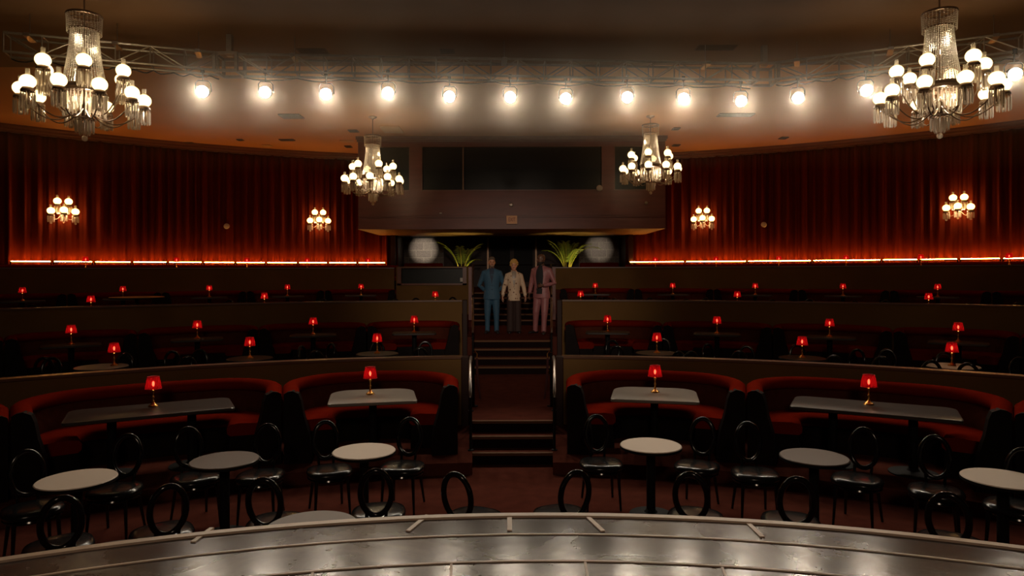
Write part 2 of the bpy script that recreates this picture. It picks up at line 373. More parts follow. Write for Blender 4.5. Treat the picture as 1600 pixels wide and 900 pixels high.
for (x0, y0, x1, y1) in ((667, 806, 636, 831), (795, 805, 795, 830), (914, 806, 941, 831), (1165, 816, 1190, 840), (330, 826, 300, 848)):
    a, b = Vector(at(x0, y0, -1.4)), Vector(at(x1, y1, -1.4)); dr = (b-a).normalized(); nn = Vector((-dr.y, dr.x, 0))*0.013
    a.z = b.z = SZ-0.005; up = Vector((0, 0, 0.012))
    m.loft([[a-nn, a+nn, a+nn+up, a-nn+up], [b-nn, b+nn, b+nn+up, b-nn+up]])
for k in range(-8, 9):
    aa = R(k*6.5+2)
    p, q = Vector((SX+(SR-0.61)*math.sin(aa), SY+(SR-0.61)*math.cos(aa), SZ-0.005)), Vector((SX+(SR-1.6)*math.sin(aa), SY+(SR-1.6)*math.cos(aa), SZ-0.005))
    dr = (q-p).normalized(); nn = Vector((-dr.y, dr.x, 0))*0.006; up = Vector((0, 0, 0.009))
    m.loft([[p-nn, p+nn, p+nn+up, p-nn+up], [q-nn, q+nn, q+nn+up, q-nn+up]])
m.build('panel_joint', 'stage_trim', stage, smooth=False)

# ------------------------------------------------------------------ control booth over the entrance
BD, BX, BZ0 = 21.9, 5.04, H0+1.47
def bx(px): return (px-800)*BD/F
zt, zb = H0+4.14, H0+2.67
m = MB()
wins = [(576, 641), (659, 942), (960, 1024)]
m.box(-BX, BX, BD, BD+0.15, BZ0, zb); m.box(-BX, BX, BD, BD+0.15, zt, CEIL)
xs = [-BX]+[bx(v) for w in wins for v in w]+[BX]
for i in range(0, len(xs), 2): m.box(xs[i], xs[i+1], BD, BD+0.15, zb, zt)
m.box(-BX, -BX+0.15, BD+0.15, 25.6, BZ0, CEIL); m.box(BX-0.15, BX, BD+0.15, 25.6, BZ0, CEIL)
m.box(-BX+0.15, BX-0.15, 25.45, 25.6, BZ0, CEIL)
front = struct(m.build('wall_control_booth', 'mahogany', smooth=False))
m = MB(); m.box(-BX, BX, BD, 26.2, BZ0-0.06, BZ0); struct(m.build('ceiling_soffit', mat('soffit_paint', (0.30, 0.17, 0.06), 0.6, noise=(2, (0.22, 0.12, 0.04), 0.6)), smooth=False))
m = MB(); m.box(-BX-0.06, BX+0.06, BD-0.08, BD, CEIL-0.1, CEIL); m.box(-BX-0.03, BX+0.03, BD-0.05, BD, CEIL-0.17, CEIL-0.1)
struct(m.build('trim_booth_crown', 'mahogany_light', smooth=False))
m = MB(); zz = H0+(425-337)*BD/F
m.box(-BX, BX, BD-0.02, BD, zz, zz+0.03); m.box(-BX, BX, BD-0.035, BD, BZ0-0.06, BZ0+0.05); m.box(-BX, BX, BD-0.03, BD, zz-0.06, zz-0.05)
struct(m.build('trim_booth_band', 'mahogany', smooth=False))
for i, (a, b) in enumerate(wins):
    m = MB(); m.box(bx(a), bx(b), BD+0.09, BD+0.11, zb, zt)
    w = struct(m.build('window_%d' % (i+1), 'dark_glass', smooth=False))
    f = MB(); x0, x1 = bx(a), bx(b)
    f.box(x0, x1, BD-0.02, BD+0.09, zt-0.035, zt); f.box(x0, x1, BD-0.02, BD+0.09, zb, zb+0.03); f.box(x0, x0+0.03, BD+0.0, BD+0.09, zb, zt); f.box(x1-0.03, x1, BD+0.0, BD+0.09, zb, zt)
    f.build('window_frame', 'mahogany_light', w, smooth=False)
    if i == 1:
        f = MB(); f.box(bx(724)-0.022, bx(724)+0.022, BD+0.02, BD+0.09, zb+0.03, zt-0.035); f.build('mullion', 'bronze', w, smooth=False)

# alcove under the control booth
AD = 27.4
m = MB(); m.box(-4.6, 4.6, AD, AD+0.2, Z_T4, BZ0+0.2); struct(m.build('wall_alcove_rear', 'dark_wood', smooth=False))
for sgn, side in ((-1, 'left'), (1, 'right')):
    m = MB(); x0, x1 = sorted((4.42*sgn, 4.6*sgn)); m.box(x0, x1, 25.3, AD, Z_T4, BZ0); struct(m.build('wall_alcove_'+side, 'dark_wood', smooth=False))
m = MB(); m.box(-4.6, 4.6, 26.2, AD+0.2, BZ0-0.06, BZ0+0.0); struct(m.build('ceiling_alcove', 'black', smooth=False))
for sgn, side, pxc in ((-1, 'left', 662), (1, 'right', 936)):
    xc = (pxc-800)*(AD-0.08)/F
    m = MB(); m.box(-0.82, 0.82, -0.03, 0.03, -0.75, 1.1)
    o = m.build('brick_panel', 'brick', smooth=False); o.location = (xc, AD-0.05, H0+0.3)
    tag(o, 'dark painted brick wall panel lit by a round spot behind the %s palm' % side, 'brick panel', 'brick panels in the entrance alcove')
    lamp('projector_beam', 'SPOT', (xc, AD-2.0, H0+0.95), 150 if sgn < 0 else 75, (1.0, 0.82, 0.62), (xc, AD-0.05, H0+0.92), angle=38, blend=0.8, radius=0.02)
    # banquette top seen below the brick
    m = MB(); m.cbox(xc-0.8, xc+0.8, AD-0.55, AD-0.1, Z_T4, Z_T4+0.42, 0.03); o = m.build('bench', 'red_velvet')
    m = MB(); m.cbox(xc-0.8, xc+0.8, AD-0.26, AD-0.1, Z_T4+0.42, H0+0.37, 0.04); m.build('backrest', 'red_velvet', o)
    tag(o, 'red upholstered bench under the %s lit brick panel' % side, 'bench', 'benches in the entrance alcove')
# entrance doors
dz1 = BZ0-0.2
for i, (xa, xb) in enumerate(((-0.92, -0.01), (0.01, 0.92))):
    m = MB(); m.box(xa, xb, AD-0.10, AD-0.06, Z_T4, dz1); d = struct(m.build('door_%d' % (i+1), 'black', smooth=False))
    m = MB()
    m.box(xa, xa+0.07, AD-0.12, AD-0.05, Z_T4, dz1); m.box(xb-0.07, xb, AD-0.12, AD-0.05, Z_T4, dz1); m.box(xa, xb, AD-0.12, AD-0.05, dz1-0.08, dz1); m.box(xa, xb, AD-0.12, AD-0.05, Z_T4, Z_T4+0.2)
    m.build('door_frame', 'dark_wood', d, smooth=False)
    m = MB(); m.bar((xa+0.1, AD-0.2, H0+0.30), (xb-0.1, AD-0.2, H0+0.30), 0.02); m.bar((xa+0.12, AD-0.2, H0+0.3), (xa+0.12, AD-0.1, H0+0.3), 0.015); m.bar((xb-0.12, AD-0.2, H0+0.3), (xb-0.12, AD-0.1, H0+0.3), 0.015)
    m.build('push_bar', 'steel', d)
for sgn in (-1, 1):
    x = 0.98*sgn; m = MB(); m.box(x-0.035, x+0.035, AD-0.22, AD-0.1, Z_T4, BZ0-0.06); struct(m.build('trim_door_post', 'bronze', smooth=False))
m = MB(); m.bar((-1.7, AD-0.25, H0+0.3), (-1.05, AD-0.25, H0+0.3), 0.02); m.bar((1.05, AD-0.25, H0+0.3), (1.8, AD-0.25, H0+0.3), 0.02)
struct(m.build('trim_rail', 'bronze'))

# low counter with black window on the left, walls beside the upper stairs
nd = 22.9
def nx(px): return (px-800)*nd/F
def nz(py): return H0+(425-py)*nd/F
m = MB()
xl, xr = nx(619), nx(736)
m.box(xl, xr, nd, nd+0.3, Z_LAND-0.2, nz(444)); m.box(xl, xr, nd, nd+0.3, nz(418.5), nz(416)); m.box(xl, nx(627), nd, nd+0.3, nz(444), nz(418.5)); m.box(nx(723), xr, nd, nd+0.3, nz(444), nz(418.5))
o = struct(m.build('wall_counter_left', 'parapet', smooth=False))
m = MB(); m.box(nx(627), nx(723), nd+0.16, nd+0.2, nz(444), nz(418.5)); struct(m.build('window_4', 'dark_glass', smooth=False))
m = MB(); m.box(nx(621), nx(627), nd-0.03, nd+0.02, nz(445), nz(417)); m.box(nx(723), nx(729), nd-0.03, nd+0.02, nz(445), nz(417)); m.box(nx(621), nx(729), nd-0.03, nd+0.02, nz(445), nz(442.5)); m.box(nx(621), nx(729), nd-0.04, nd+0.3, nz(418.5), nz(417))
struct(m.build('trim_counter', 'mahogany_light', smooth=False))
m = MB(); m.box(nx(719), nx(724), nd-0.02, nd+0.0, nz(440), nz(434)); tag(m.build('notice_card', 'white', smooth=False), 'small white card at the corner of the black window by the stairs', 'card')
for sgn in (-1, 1):
    m = MB(); a, b = 20.2, 25.6
    wa, wb = a*ta*sgn, b*ta*sgn; e = 0.1*sgn
    m.loft([[(wa, a, 0), (wa+e, a, 0), (wa+e, a, H0+0.15), (wa, a, H0+0.15)], [(wb, b, 0), (wb+e, b, 0), (wb+e, b, H0+0.15), (wb, b, H0+0.15)]])
    struct(m.build('wall_stairs_'+LR(sgn), 'mahogany', smooth=False))

# ------------------------------------------------------------------ curtains
def curtain(a0, a1, seed, label):
    rnd = random.Random(seed)
    L_ = WR*(a1-a0); n = int(L_/0.022); s = 0; ph = []; p = rnd.random()*6
    wl = 0.3
    off = []
    for i in range(n+1):
        if i % 14 == 0: tgt = rnd.choice((0.2, 0.27, 0.34, 0.45, 0.24)); amp_t = rnd.uniform(0.45, 1.0)
        wl += (tgt-wl)*0.06; off_amp = amp_t if not ph else ph[-1][1]+(amp_t-ph[-1][1])*0.06
        p += 2*PI*0.022/wl; ph.append((p, off_amp))
    nz_ = 16; z0, z1 = H0+0.10, CEIL-0.2
    vs = []; fs = []
    for k in range(nz_+1):
        z = z0+(z1-z0)*k/nz_; hh = k/nz_
        for i in range(n+1):
            q, am = ph[i]; w = math.sin(q+0.25*math.sin(hh*3+i*0.004))
            w = (1-abs(math.sin(q/2))**0.8)*2-1+0.15*w
            dr = -0.095*am*w-0.02*math.sin(q*2.3+1)-0.03*math.sin(q*0.37+hh*1.3)-0.03*(1-hh)
            a = a0+(a1-a0)*i/n
            vs.append(wall_pt(a, dr-0.02, z))
    for k in range(nz_):
        for i in range(n): b = k*(n+1)+i; fs.append((b, b+1, b+n+2, b+n+1))
    m = MB(); m.add(vs, fs); o = m.build('curtain', 'velvet', angle=180)
    sd = o.modifiers.new('thickness', 'SOLIDIFY'); sd.thickness = 0.012
    tag(o, label, 'curtain'); return o
curtain(R(-57), ALC, 3, 'pleated red velvet curtain covering the rear wall left of the entrance')
curtain(ALCR, R(57), 5, 'pleated red velvet curtain covering the rear wall right of the entrance')
for a0, a1, side in ((R(-57), ALC, 'left'), (ALCR, R(57), 'right')):     # ledge behind the top banquette
    m = MB(); rings = []
    for i in range(61):
        ph = a0+(a1-a0)*i/60; rings.append([wall_pt(ph, -0.42, Z_T4), wall_pt(ph, 0.14, Z_T4), wall_pt(ph, 0.14, H0+0.27), wall_pt(ph, -0.42, H0+0.27)])
    m.loft(rings); struct(m.build('trim_ledge_'+side, 'booth_fabric', angle=30))

# LED tubes on the ledge
ORD = ['first', 'second', 'third', 'fourth', 'fifth', 'sixth', 'seventh', 'eighth', 'ninth', 'tenth', 'eleventh', 'twelfth', 'thirteenth', 'fourteenth']
for side, bnd in (('left', [12, 80, 145, 205, 261, 316, 367, 415, 465, 512, 558, 603]), ('right', [983, 1071, 1168, 1270, 1379, 1437, 1500, 1567, 1640])):
    n = len(bnd)-1
    for i in range(n):
        a0, a1 = wall_phi(bnd[i])+0.0016, wall_phi(bnd[i+1])-0.0016
        pts = [wall_pt(a0+(a1-a0)*k/8, -0.27, 0) for k in range(9)]; c = Vector(pts[4]); c.z = H0+0.335
        T = Matrix.Translation(-Vector((c.x, c.y, 0)))
        t = empty('led_tube', c)
        m = MB(); m.tube([T @ Vector((x, y, 0.03)) for x, y, z in pts], 0.012, 8); m.build('tube', 'led', t)
        m = MB(); q = [T @ Vector(p) for p in pts]
        m.tube([(x, y, 0.0) for x, y, z in q], 0.016, 6); m.bar(q[0]+Vector((0, 0, -0.065)), q[0]+Vector((0, 0, 0.05)), 0.018); m.bar(q[-1]+Vector((0, 0, -0.065)), q[-1]+Vector((0, 0, 0.05)), 0.018)
        m.build('holder', 'black', t)
        k = (n-1-i) if side == 'left' else i
        tag(t, 'glowing warm light tube under the %s curtain, %s outward from the entrance' % (side, ORD[k]), 'light tube', 'light tubes along the curtain foot')

# ------------------------------------------------------------------ booths
def offset_path(path, n):
    out = []
    for i, p in enumerate(path):
        d = Vector(path[min(i+1, len(path)-1)])-Vector(path[max(i-1, 0)]); d.normalize()
        out.append(Vector(p)+Vector((d.y, -d.x))*n)
    return out
def sweep(m, path, sec):
    rings = [[] for _ in path]
    for n, z in sec:
        for i, p in enumerate(offset_path(path, n)): rings[i].append((p.x, p.y, z))
    return m.loft(rings)
def rnd_path(hw0, hw1, dep, rad, n=8):
    # open U in local coordinates: y away from the camera; arms at y=0, back at y=dep. hw0 half width at the front, hw1 at the back
    P = []
    for i in range(5): t = i/5; P.append((-(hw0+(hw1-hw0)*t*(dep-rad)/dep), t*(dep-rad)))
    xb = hw0+(hw1-hw0)*(dep-rad)/dep
    for i in range(n+1): a = PI/2*i/n; P.append((-xb+rad-rad*math.cos(a), dep-rad+rad*math.sin(a)*1.0))
    x0 = -xb+rad
    for i in range(1, 8): t = i/8; P.append((x0+(-2*x0)*t, dep+0.06*math.sin(PI*t)))
    for i in range(n+1): a = PI/2*(1-i/n); P.append((xb-rad+rad*math.cos(a), dep-rad+rad*math.sin(a)))
    for i in range(5): t = (i+1)/5; P.append(((hw0+(hw1-hw0)*(1-t)*(dep-rad)/dep), (1-t)*(dep-rad)))
    return P
def booth(deg0, deg1, rf, rb, z, label, group, rad=0.62):
    c = (deg0+deg1)/2; h = R(abs(deg1-deg0)/2); dep = rb-rf
    t = empty('booth', pol(c, rf, z), -R(c))
    hw0, hw1 = rf*math.tan(h)-0.02, rb*math.tan(h)-0.02
    P = [Vector(p) for p in rnd_path(hw0, hw1, dep, rad)]
    # inward is to the right of travel (travel: left arm back, across, right arm forward)
    Q = P[2:-2]
    m = MB(); sweep(m, Q, [(0.02, 0), (0.62, 0), (0.62, 0.10), (0.60, 0.31), (0.02, 0.31)]); m.build('base', 'booth_black', t)
    m = MB(); sweep(m, Q, [(0.13, 0.31), (0.60, 0.31), (0.635, 0.34), (0.64, 0.41), (0.61, 0.45), (0.5, 0.465), (0.13, 0.45)]); m.build('seat', 'red_velvet', t, angle=60)
    m = MB(); sweep(m, P, [(0.0, 0.0), (0.12, 0.0), (0.14, 0.31), (0.20, 0.45), (0.16, 0.60), (0.12, 0.74), (0.0, 0.74)]); m.build('backrest', 'booth_fabric', t, angle=60)
    m = MB(); sec = [(0.085+0.105*math.cos(2*PI*k/12), 0.80+0.085*math.sin(2*PI*k/12)) for k in range(12)]; sweep(m, P, sec); m.build('top_roll', 'red_velvet', t, angle=60)
    for s, p in ((-1, P[0]), (1, P[-1])):
        m = MB(); x = p.x; ins = -s
        prof = [(x, 0), (x+ins*0.33, 0), (x+ins*0.33, 0.10), (x+ins*0.29, 0.38), (x+ins*0.23, 0.60), (x+ins*0.20, 0.78), (x+ins*0.17, 0.86), (x+ins*0.10, 0.895), (x+ins*0.04, 0.885), (x, 0.86)]
        m.loft([[(a, -0.05, b) for a, b in prof], [(a, 0.14, b*0.985) for a, b in prof]]); m.build('end_panel', 'booth_black', t, smooth=False)
    tag(t, label, 'booth', group); return t
nb = 0
rowsA = {-1: [-4.6, -19.0, -37.0, -48.5], 1: [4.6, 19.3, 36.9, 48.5]}
rowsB = {-1: [-4.5, -12.3, -20.8, -29.3, -37.3, -44.5], 1: [4.5, 12.7, 21.3, 29.7, 37.3, 44.5]}
rowsC = {-1: [-9.9, -15.7, -21.7, -27.7, -33.7, -39.7], 1: [4.1, 10.4, 16.8, 23.2, 29.5, 35.7, 41.5]}
def booth_rows(rows, rf, rb, z, rowname, grp, rad):
    for sgn in (-1, 1):
        b = rows[sgn]
        for i in range(len(b)-1):
            a0, a1 = b[i], b[i+1]
            booth(min(a0, a1), max(a0, a1), rf, rb, z, 'red velvet booth in the %s row, %s to the %s of the stairs' % (rowname, ORD[i], LR(sgn)), grp, rad)
booth_rows(rowsA, 8.62, 10.2, Z_A, 'front', 'booths of the front row', 0.85)
booth_rows(rowsB, 14.75, 16.3, Z_P1, 'middle', 'booths of the middle row', 0.6)
booth_rows(rowsC, 21.75, 23.2, Z_LAND, 'rear', 'booths of the rear row', 0.55)
for sgn, a0, a1 in ((-1, R(-50), ALC), (1, ALCR, R(50))):      # top row bench along the ledge
    P = [Vector(wall_pt(a0+(a1-a0)*i/50, -0.47)[:2]) for i in range(51)]
    t = empty('banquette', (0, 0, Z_T4)); s = 1
    for nm, mt, sec in (('base', 'booth_black', [(0, 0), (0.55, 0), (0.55, 0.3), (0, 0.3)]), ('seat', 'red_velvet', [(0.1, 0.3), (0.58, 0.3), (0.6, 0.4), (0.55, 0.45), (0.1, 0.45)]),
                        ('backrest', 'booth_fabric', [(0, 0.3), (0.12, 0.3), (0.15, 0.45), (0.12, 0.76), (0, 0.86)]), ('top_roll', 'red_velvet', [(0.07+0.07*math.cos(k*PI/5), 0.82+0.05*math.sin(k*PI/5)) for k in range(10)])):
        m = MB(); sweep(m, P, sec); m.build(nm, mt, t, angle=60)
    tag(t, 'long dark red banquette on the top terrace below the %s curtain' % LR(sgn), 'banquette')

# ------------------------------------------------------------------ tables
def pedestal(t, h, r=0.045, base=0.22, two=None):
    for dx in ((0,) if two is None else (-two, two)):
        m = MB(); T = Matrix.Translation((dx, 0, 0))
        m.lathe([(base, 0), (base, 0.012), (base*0.85, 0.022), (0.07, 0.035), (r, 0.06), (r, h-0.09), (0.06, h-0.06), (0.12, h-0.04), (0.12, h-0.035)], 24, T)
        m.build('pedestal', 'black', t)
def round_table(loc, r, h, top, label, group):
    t = empty('cocktail_table', loc)
    m = MB(); m.lathe([(r-0.01, h-0.035), (r, h-0.03), (r, h-0.006), (r-0.006, h)], 56); m.build('tabletop', top, t)
    m = MB(); m.lathe([(r-0.02, h-0.04), (r+0.003, h-0.03), (r+0.003, h-0.008), (r-0.001, h-0.008), (r-0.001, h-0.034)], 56, cap=False); m.build('table_edge', 'black', t)
    pedestal(t, h); tag(t, label, 'table', group); return t
def booth_table(loc, rz, w, d, h, top, label, group, two=None, cut=0.5):
    t = empty('booth_table', loc, rz)
    def outline(ins, z):
        W_, D_ = w/2-ins, d/2-ins; P = []
        for (cx, cy, rr, a0) in ((W_-0.06, -D_+0.06, 0.06, -90), (W_-0.28*cut/0.5, D_-0.28*cut/0.5, 0.28*cut/0.5, 0), (-W_+0.28*cut/0.5, D_-0.28*cut/0.5, 0.28*cut/0.5, 90), (-W_+0.06, -D_+0.06, 0.06, 180)):
            for k in range(9): a = R(a0+90*k/8); P.append((cx+rr*math.cos(a), cy+rr*math.sin(a), z))
        return P
    m = MB(); m.loft([outline(0.008, h-0.04), outline(0, h-0.034), outline(0, h-0.006), outline(0.006, h)]); m.build('tabletop', top, t)
    pedestal(t, h, 0.05, 0.26, two); tag(t, label, 'table', group); return t

# ------------------------------------------------------------------ table lamps
def make_lamp():
    t = empty('table_lamp')
    m = MB(); m.lathe([(0.058, 0), (0.06, 0.006), (0.052, 0.014), (0.05, 0.02), (0.034, 0.028), (0.022, 0.042), (0.012, 0.05)], 24); m.build('base', 'gold', t)
    for k in range(6): pass
    m = MB(); m.lathe([(0.012, 0.05), (0.018, 0.06), (0.010, 0.07), (0.009, 0.10), (0.016, 0.112), (0.009, 0.124), (0.008, 0.17), (0.019, 0.185), (0.021, 0.2), (0.008, 0.21), (0.007, 0.23)], 16); m.build('stem', 'gold', t)
    m = MB(); n = 72; rings = []
    for z, r in ((0.215, 0.090), (0.225, 0.089), (0.30, 0.076), (0.355, 0.064), (0.362, 0.0635)):
        rings.append([((r+0.0028*math.cos(24*2*PI*j/n))*math.cos(2*PI*j/n), (r+0.0028*math.cos(24*2*PI*j/n))*math.sin(2*PI*j/n), z) for j in range(n)])
    m.loft(rings, cap=False); s = m.build('lamp_shade', 'shade', t, angle=180)
    m = MB()
    M['shade_rim'] = mat('shade_rim', (0.5, 0.02, 0.02), 0.6, noise=(9, (0.4, 0.02, 0.02), 0.3))
    for z, r in ((0.216, 0.092), (0.361, 0.065)):
        m = MB(); m.tube([(r*math.cos(2*PI*j/32), r*math.sin(2*PI*j/32), z) for j in range(32)], 0.0025, 5, closed=True); m.build('rim', 'shade_rim', s)
    m = MB(); m.ball((0, 0, 0.275), 0.014, 0.014, 0.032, 10, 8); m.build('bulb', 'bulb', t)
    return t
LAMP = None
def put_lamp(loc, label, group):
    global LAMP
    if LAMP is None: LAMP = make_lamp(); o = LAMP
    else: o = copy_tree(LAMP)
    o.location = loc; o.rotation_euler = (0, 0, random.random()*6); tag(o, label, 'lamp', group); return o

# front booths: two squarish grey tables, two long dark tables
hA = H0-1.62-Z_A
for px, py, w, d, top, two, lp, desc, ld in (
        (582, 618, 1.10, 0.98, 'table_grey', None, (578, 616), 'grey square booth table with rounded rear corners, front row left of the stairs', 'red table lamp on the grey front booth table left of the stairs'),
        (1022, 615, 1.10, 0.98, 'table_grey', None, (1023, 613), 'grey square booth table with rounded rear corners, front row right of the stairs', 'red table lamp on the grey front booth table right of the stairs'),
        (238, 639, 1.75, 0.80, 'table_dark', 0.42, (239, 635), 'long dark booth table on two pedestals, front row far left', 'red table lamp on the long dark table at far left, largest on that side'),
        (1362, 636, 1.75, 0.80, 'table_dark', 0.42, (1357, 632), 'long dark booth table on two pedestals, front row far right', 'red table lamp on the long dark table at far right, largest on that side')):
    x, y, z = at(px, py, -1.62); a = math.atan2(x, y)
    booth_table((x, y, Z_A), -a, w, d, hA, top, desc, 'front row booth tables', two, 0.5 if two is None else 0.25)
    x, y, z = at(lp[0], lp[1], -1.62); put_lamp((x, y, z), ld, 'lamps on the front row tables')
# middle booths
for sgn in (-1, 1):
    for i, px in enumerate([647, 489, 308, 111] if sgn < 0 else [949, 1120, 1296, 1497]):
        a = pdeg(px); r = 14.85
        w = 'red table lamp on the middle row booth table %s to the %s of the stairs' % (ORD[i], LR(sgn))
        booth_table(pol(a, r, Z_P1), -R(a), 0.95, 0.62, H0-1.32-Z_P1, 'table_dark', 'dark booth table in the middle row, %s to the %s of the stairs' % (ORD[i], LR(sgn)), 'middle row booth tables', None, 0.3)
        put_lamp(pol(a, r, H0-1.32), w, 'lamps on the middle row booth tables')
    for i, px in enumerate([589, 390, 178] if sgn < 0 else [1026, 1253, 1487]):
        a = pdeg(px); r = 12.45; hh = H0-1.48-Z_PIT2
        top = 'table_grey' if px == 178 else ('table_pale' if px == 1487 else 'table_dark')
        ta_ = a-(0.8 if px == 178 else 0)
        round_table(pol(ta_, r, Z_PIT2), 0.38, hh, top, 'round lamp-lit cocktail table behind lower parapet, %s to the %s of stairs' % (ORD[i], LR(sgn)), 'cocktail tables on the middle terrace')
        put_lamp(pol(a, r, H0-1.48), 'red lamp on round table behind the lower parapet, %s to the %s of stairs' % (ORD[i], LR(sgn)), 'lamps behind the lower parapet')
    for i, px in enumerate([564, 449, 327, 192, 35] if sgn < 0 else [930, 1051, 1180, 1317, 1465]):
        a = pdeg(px); r = 22.1
        booth_table(pol(a, r, Z_LAND), -R(a), 1.0, 0.5, H0-0.73-Z_LAND, 'table_dark', 'dark booth table in the rear row, %s to the %s of the stairs' % (ORD[i], LR(sgn)), 'rear row booth tables', None, 0.25)
        put_lamp(pol(a, r, H0-0.73), 'red table lamp on the rear row booth table %s to the %s of the stairs' % (ORD[i], LR(sgn)), 'lamps on the rear row booth tables')
    for i, px in enumerate([680, 413, 142] if sgn < 0 else [907, 1152, 1451]):
        a = pdeg(px); r = 18.0
        round_table(pol(a, r, Z_PIT3), 0.32, H0-0.87-Z_PIT3, 'table_dark', 'round cocktail table behind the upper parapet, %s to the %s of the stairs' % (ORD[i], LR(sgn)), 'cocktail tables on the upper terrace')
        put_lamp(pol(a, r, H0-0.87), 'red table lamp just above the upper parapet, %s to the %s of the stairs' % (ORD[i], LR(sgn)), 'lamps behind the upper parapet')
    for i, px in enumerate([575, 480, 386, 276, 134] if sgn < 0 else [1024, 1119, 1217, 1322, 1439, 1577]):
        a = pdeg(px); r = 23.95
        booth_table(pol(a, r, Z_T4), -R(a), 0.9, 0.5, H0+0.14-Z_T4, 'table_dark', 'dark table on the top terrace, %s to the %s of the entrance' % (ORD[i], LR(sgn)), 'top terrace tables', None, 0.25)
        put_lamp(pol(a, r, H0+0.14), 'dim red lamp before the curtain light line, %s to the %s of entrance' % (ORD[i], LR(sgn)), 'lamps on the top terrace')
a = pdeg(214)
round_table(pol(a, 19.3, Z_PIT3), 0.62, 1.0, 'tan_top', 'pale tan round high table on the upper terrace at far left', None)
# cocktail floor tables
zT = 0.72
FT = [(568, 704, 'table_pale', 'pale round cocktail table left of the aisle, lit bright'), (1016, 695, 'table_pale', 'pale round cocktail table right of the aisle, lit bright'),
      (119, 748, 'table_pale', 'pale round cocktail table at the far left of the floor'), (350, 718, 'table_dim', 'dim brown round cocktail table, second left of the aisle'),
      (1271, 713, 'table_dim', 'dim brown round cocktail table, second right of the aisle'), (1566, 747, 'table_pale', 'pale round cocktail table cut by the right picture edge')]
tabs = []
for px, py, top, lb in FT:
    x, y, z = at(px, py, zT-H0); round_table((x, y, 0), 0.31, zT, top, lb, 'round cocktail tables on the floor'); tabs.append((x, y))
for px, D, lb, top in ((485, 4.68, 'round table mostly hidden by the stage edge, left of the middle', 'table_dim'), (798, 4.62, 'round table top peeking over the middle of the stage edge', 'table_pale'),
                  (1166, 4.35, 'round table sliver behind the stage edge, right of the middle', 'table_dim'), (165, 4.15, 'round table sliver behind the stage edge at far left', 'table_dim')):
    round_table(((px-800)*D/F, D, 0), 0.32, zT, top, lb, 'round cocktail tables on the floor')

# ------------------------------------------------------------------ chairs: oval ring back, glossy black
def make_chair():
    t = empty('oval_back_chair')      # origin under the seat centre, sitter faces -y
    m = MB()
    prof = [(0.20, 0.405), (0.225, 0.415), (0.232, 0.44), (0.222, 0.462), (0.18, 0.474), (0.08, 0.478), (0.0, 0.478)]
    rings = []
    for r, z in prof:
        rings.append([(r*math.copysign(abs(math.cos(q))**0.8, math.cos(q)), r*math.copysign(abs(math.sin(q))**0.8, math.sin(q)), z) for q in [2*PI*j/32 for j in range(32)]])
    m.loft(rings); m.build('seat', 'patent', t, angle=60)
    m = MB(); m.tube([(0.205*math.cos(2*PI*j/24), 0.205*math.sin(2*PI*j/24), 0.39) for j in range(24)], 0.018, 8, closed=True); m.build('seat_frame', 'gloss_black', t)
    m = MB(); pts = []
    for j in range(40):
        q = 2*PI*j/40; z = 0.70+0.19*math.sin(q); pts.append((0.125*math.cos(q), 0.235+0.16*(z-0.5), z))
    m.tube(pts, 0.024, 10, closed=True); bk = m.build('back_ring', 'gloss_black', t, angle=80)
    m = MB()
    m.loft([[(0.10*math.cos(2*PI*j/28), 0.235+0.16*(0.2+0.15*math.sin(2*PI*j/28))+dy, 0.70+0.15*math.sin(2*PI*j/28)) for j in range(28)] for dy in (-0.006, 0.006)])
    for s in (-1, 1): m = m
    for s in (-1, 1):
        m = MB(); m.tube([(s*0.07, 0.20, 0.40), (s*0.075, 0.222, 0.46), (s*0.08, 0.24, 0.53)], 0.014, 8); m.build('back_support', 'gloss_black', bk)
        m = MB(); m.tube([(s*0.155, -0.155, 0.40), (s*0.165, -0.17, 0.2), (s*0.175, -0.185, 0.0)], [0.019, 0.015, 0.011], 8); m.build('leg', 'gloss_black', t)
        m = MB(); m.tube([(s*0.14, 0.16, 0.40), (s*0.155, 0.2, 0.2), (s*0.17, 0.25, 0.0)], [0.019, 0.016, 0.012], 8); m.build('leg', 'gloss_black', t)
    return t
CHAIR = None
def put_chair(x, y, z, yaw, label, group):
    # x, y: point below the top of the back; yaw 0 faces the stage, 180 faces away from it
    global CHAIR
    if CHAIR is None: CHAIR = make_chair(); o = CHAIR
    else: o = copy_tree(CHAIR)
    a = R(yaw); bx_, by_ = 0.30*math.sin(a)*-1, 0.30*math.cos(a)
    o.location = (x-bx_, y-by_, z); o.rotation_euler = (0, 0, a); tag(o, label, 'chair', group); return o
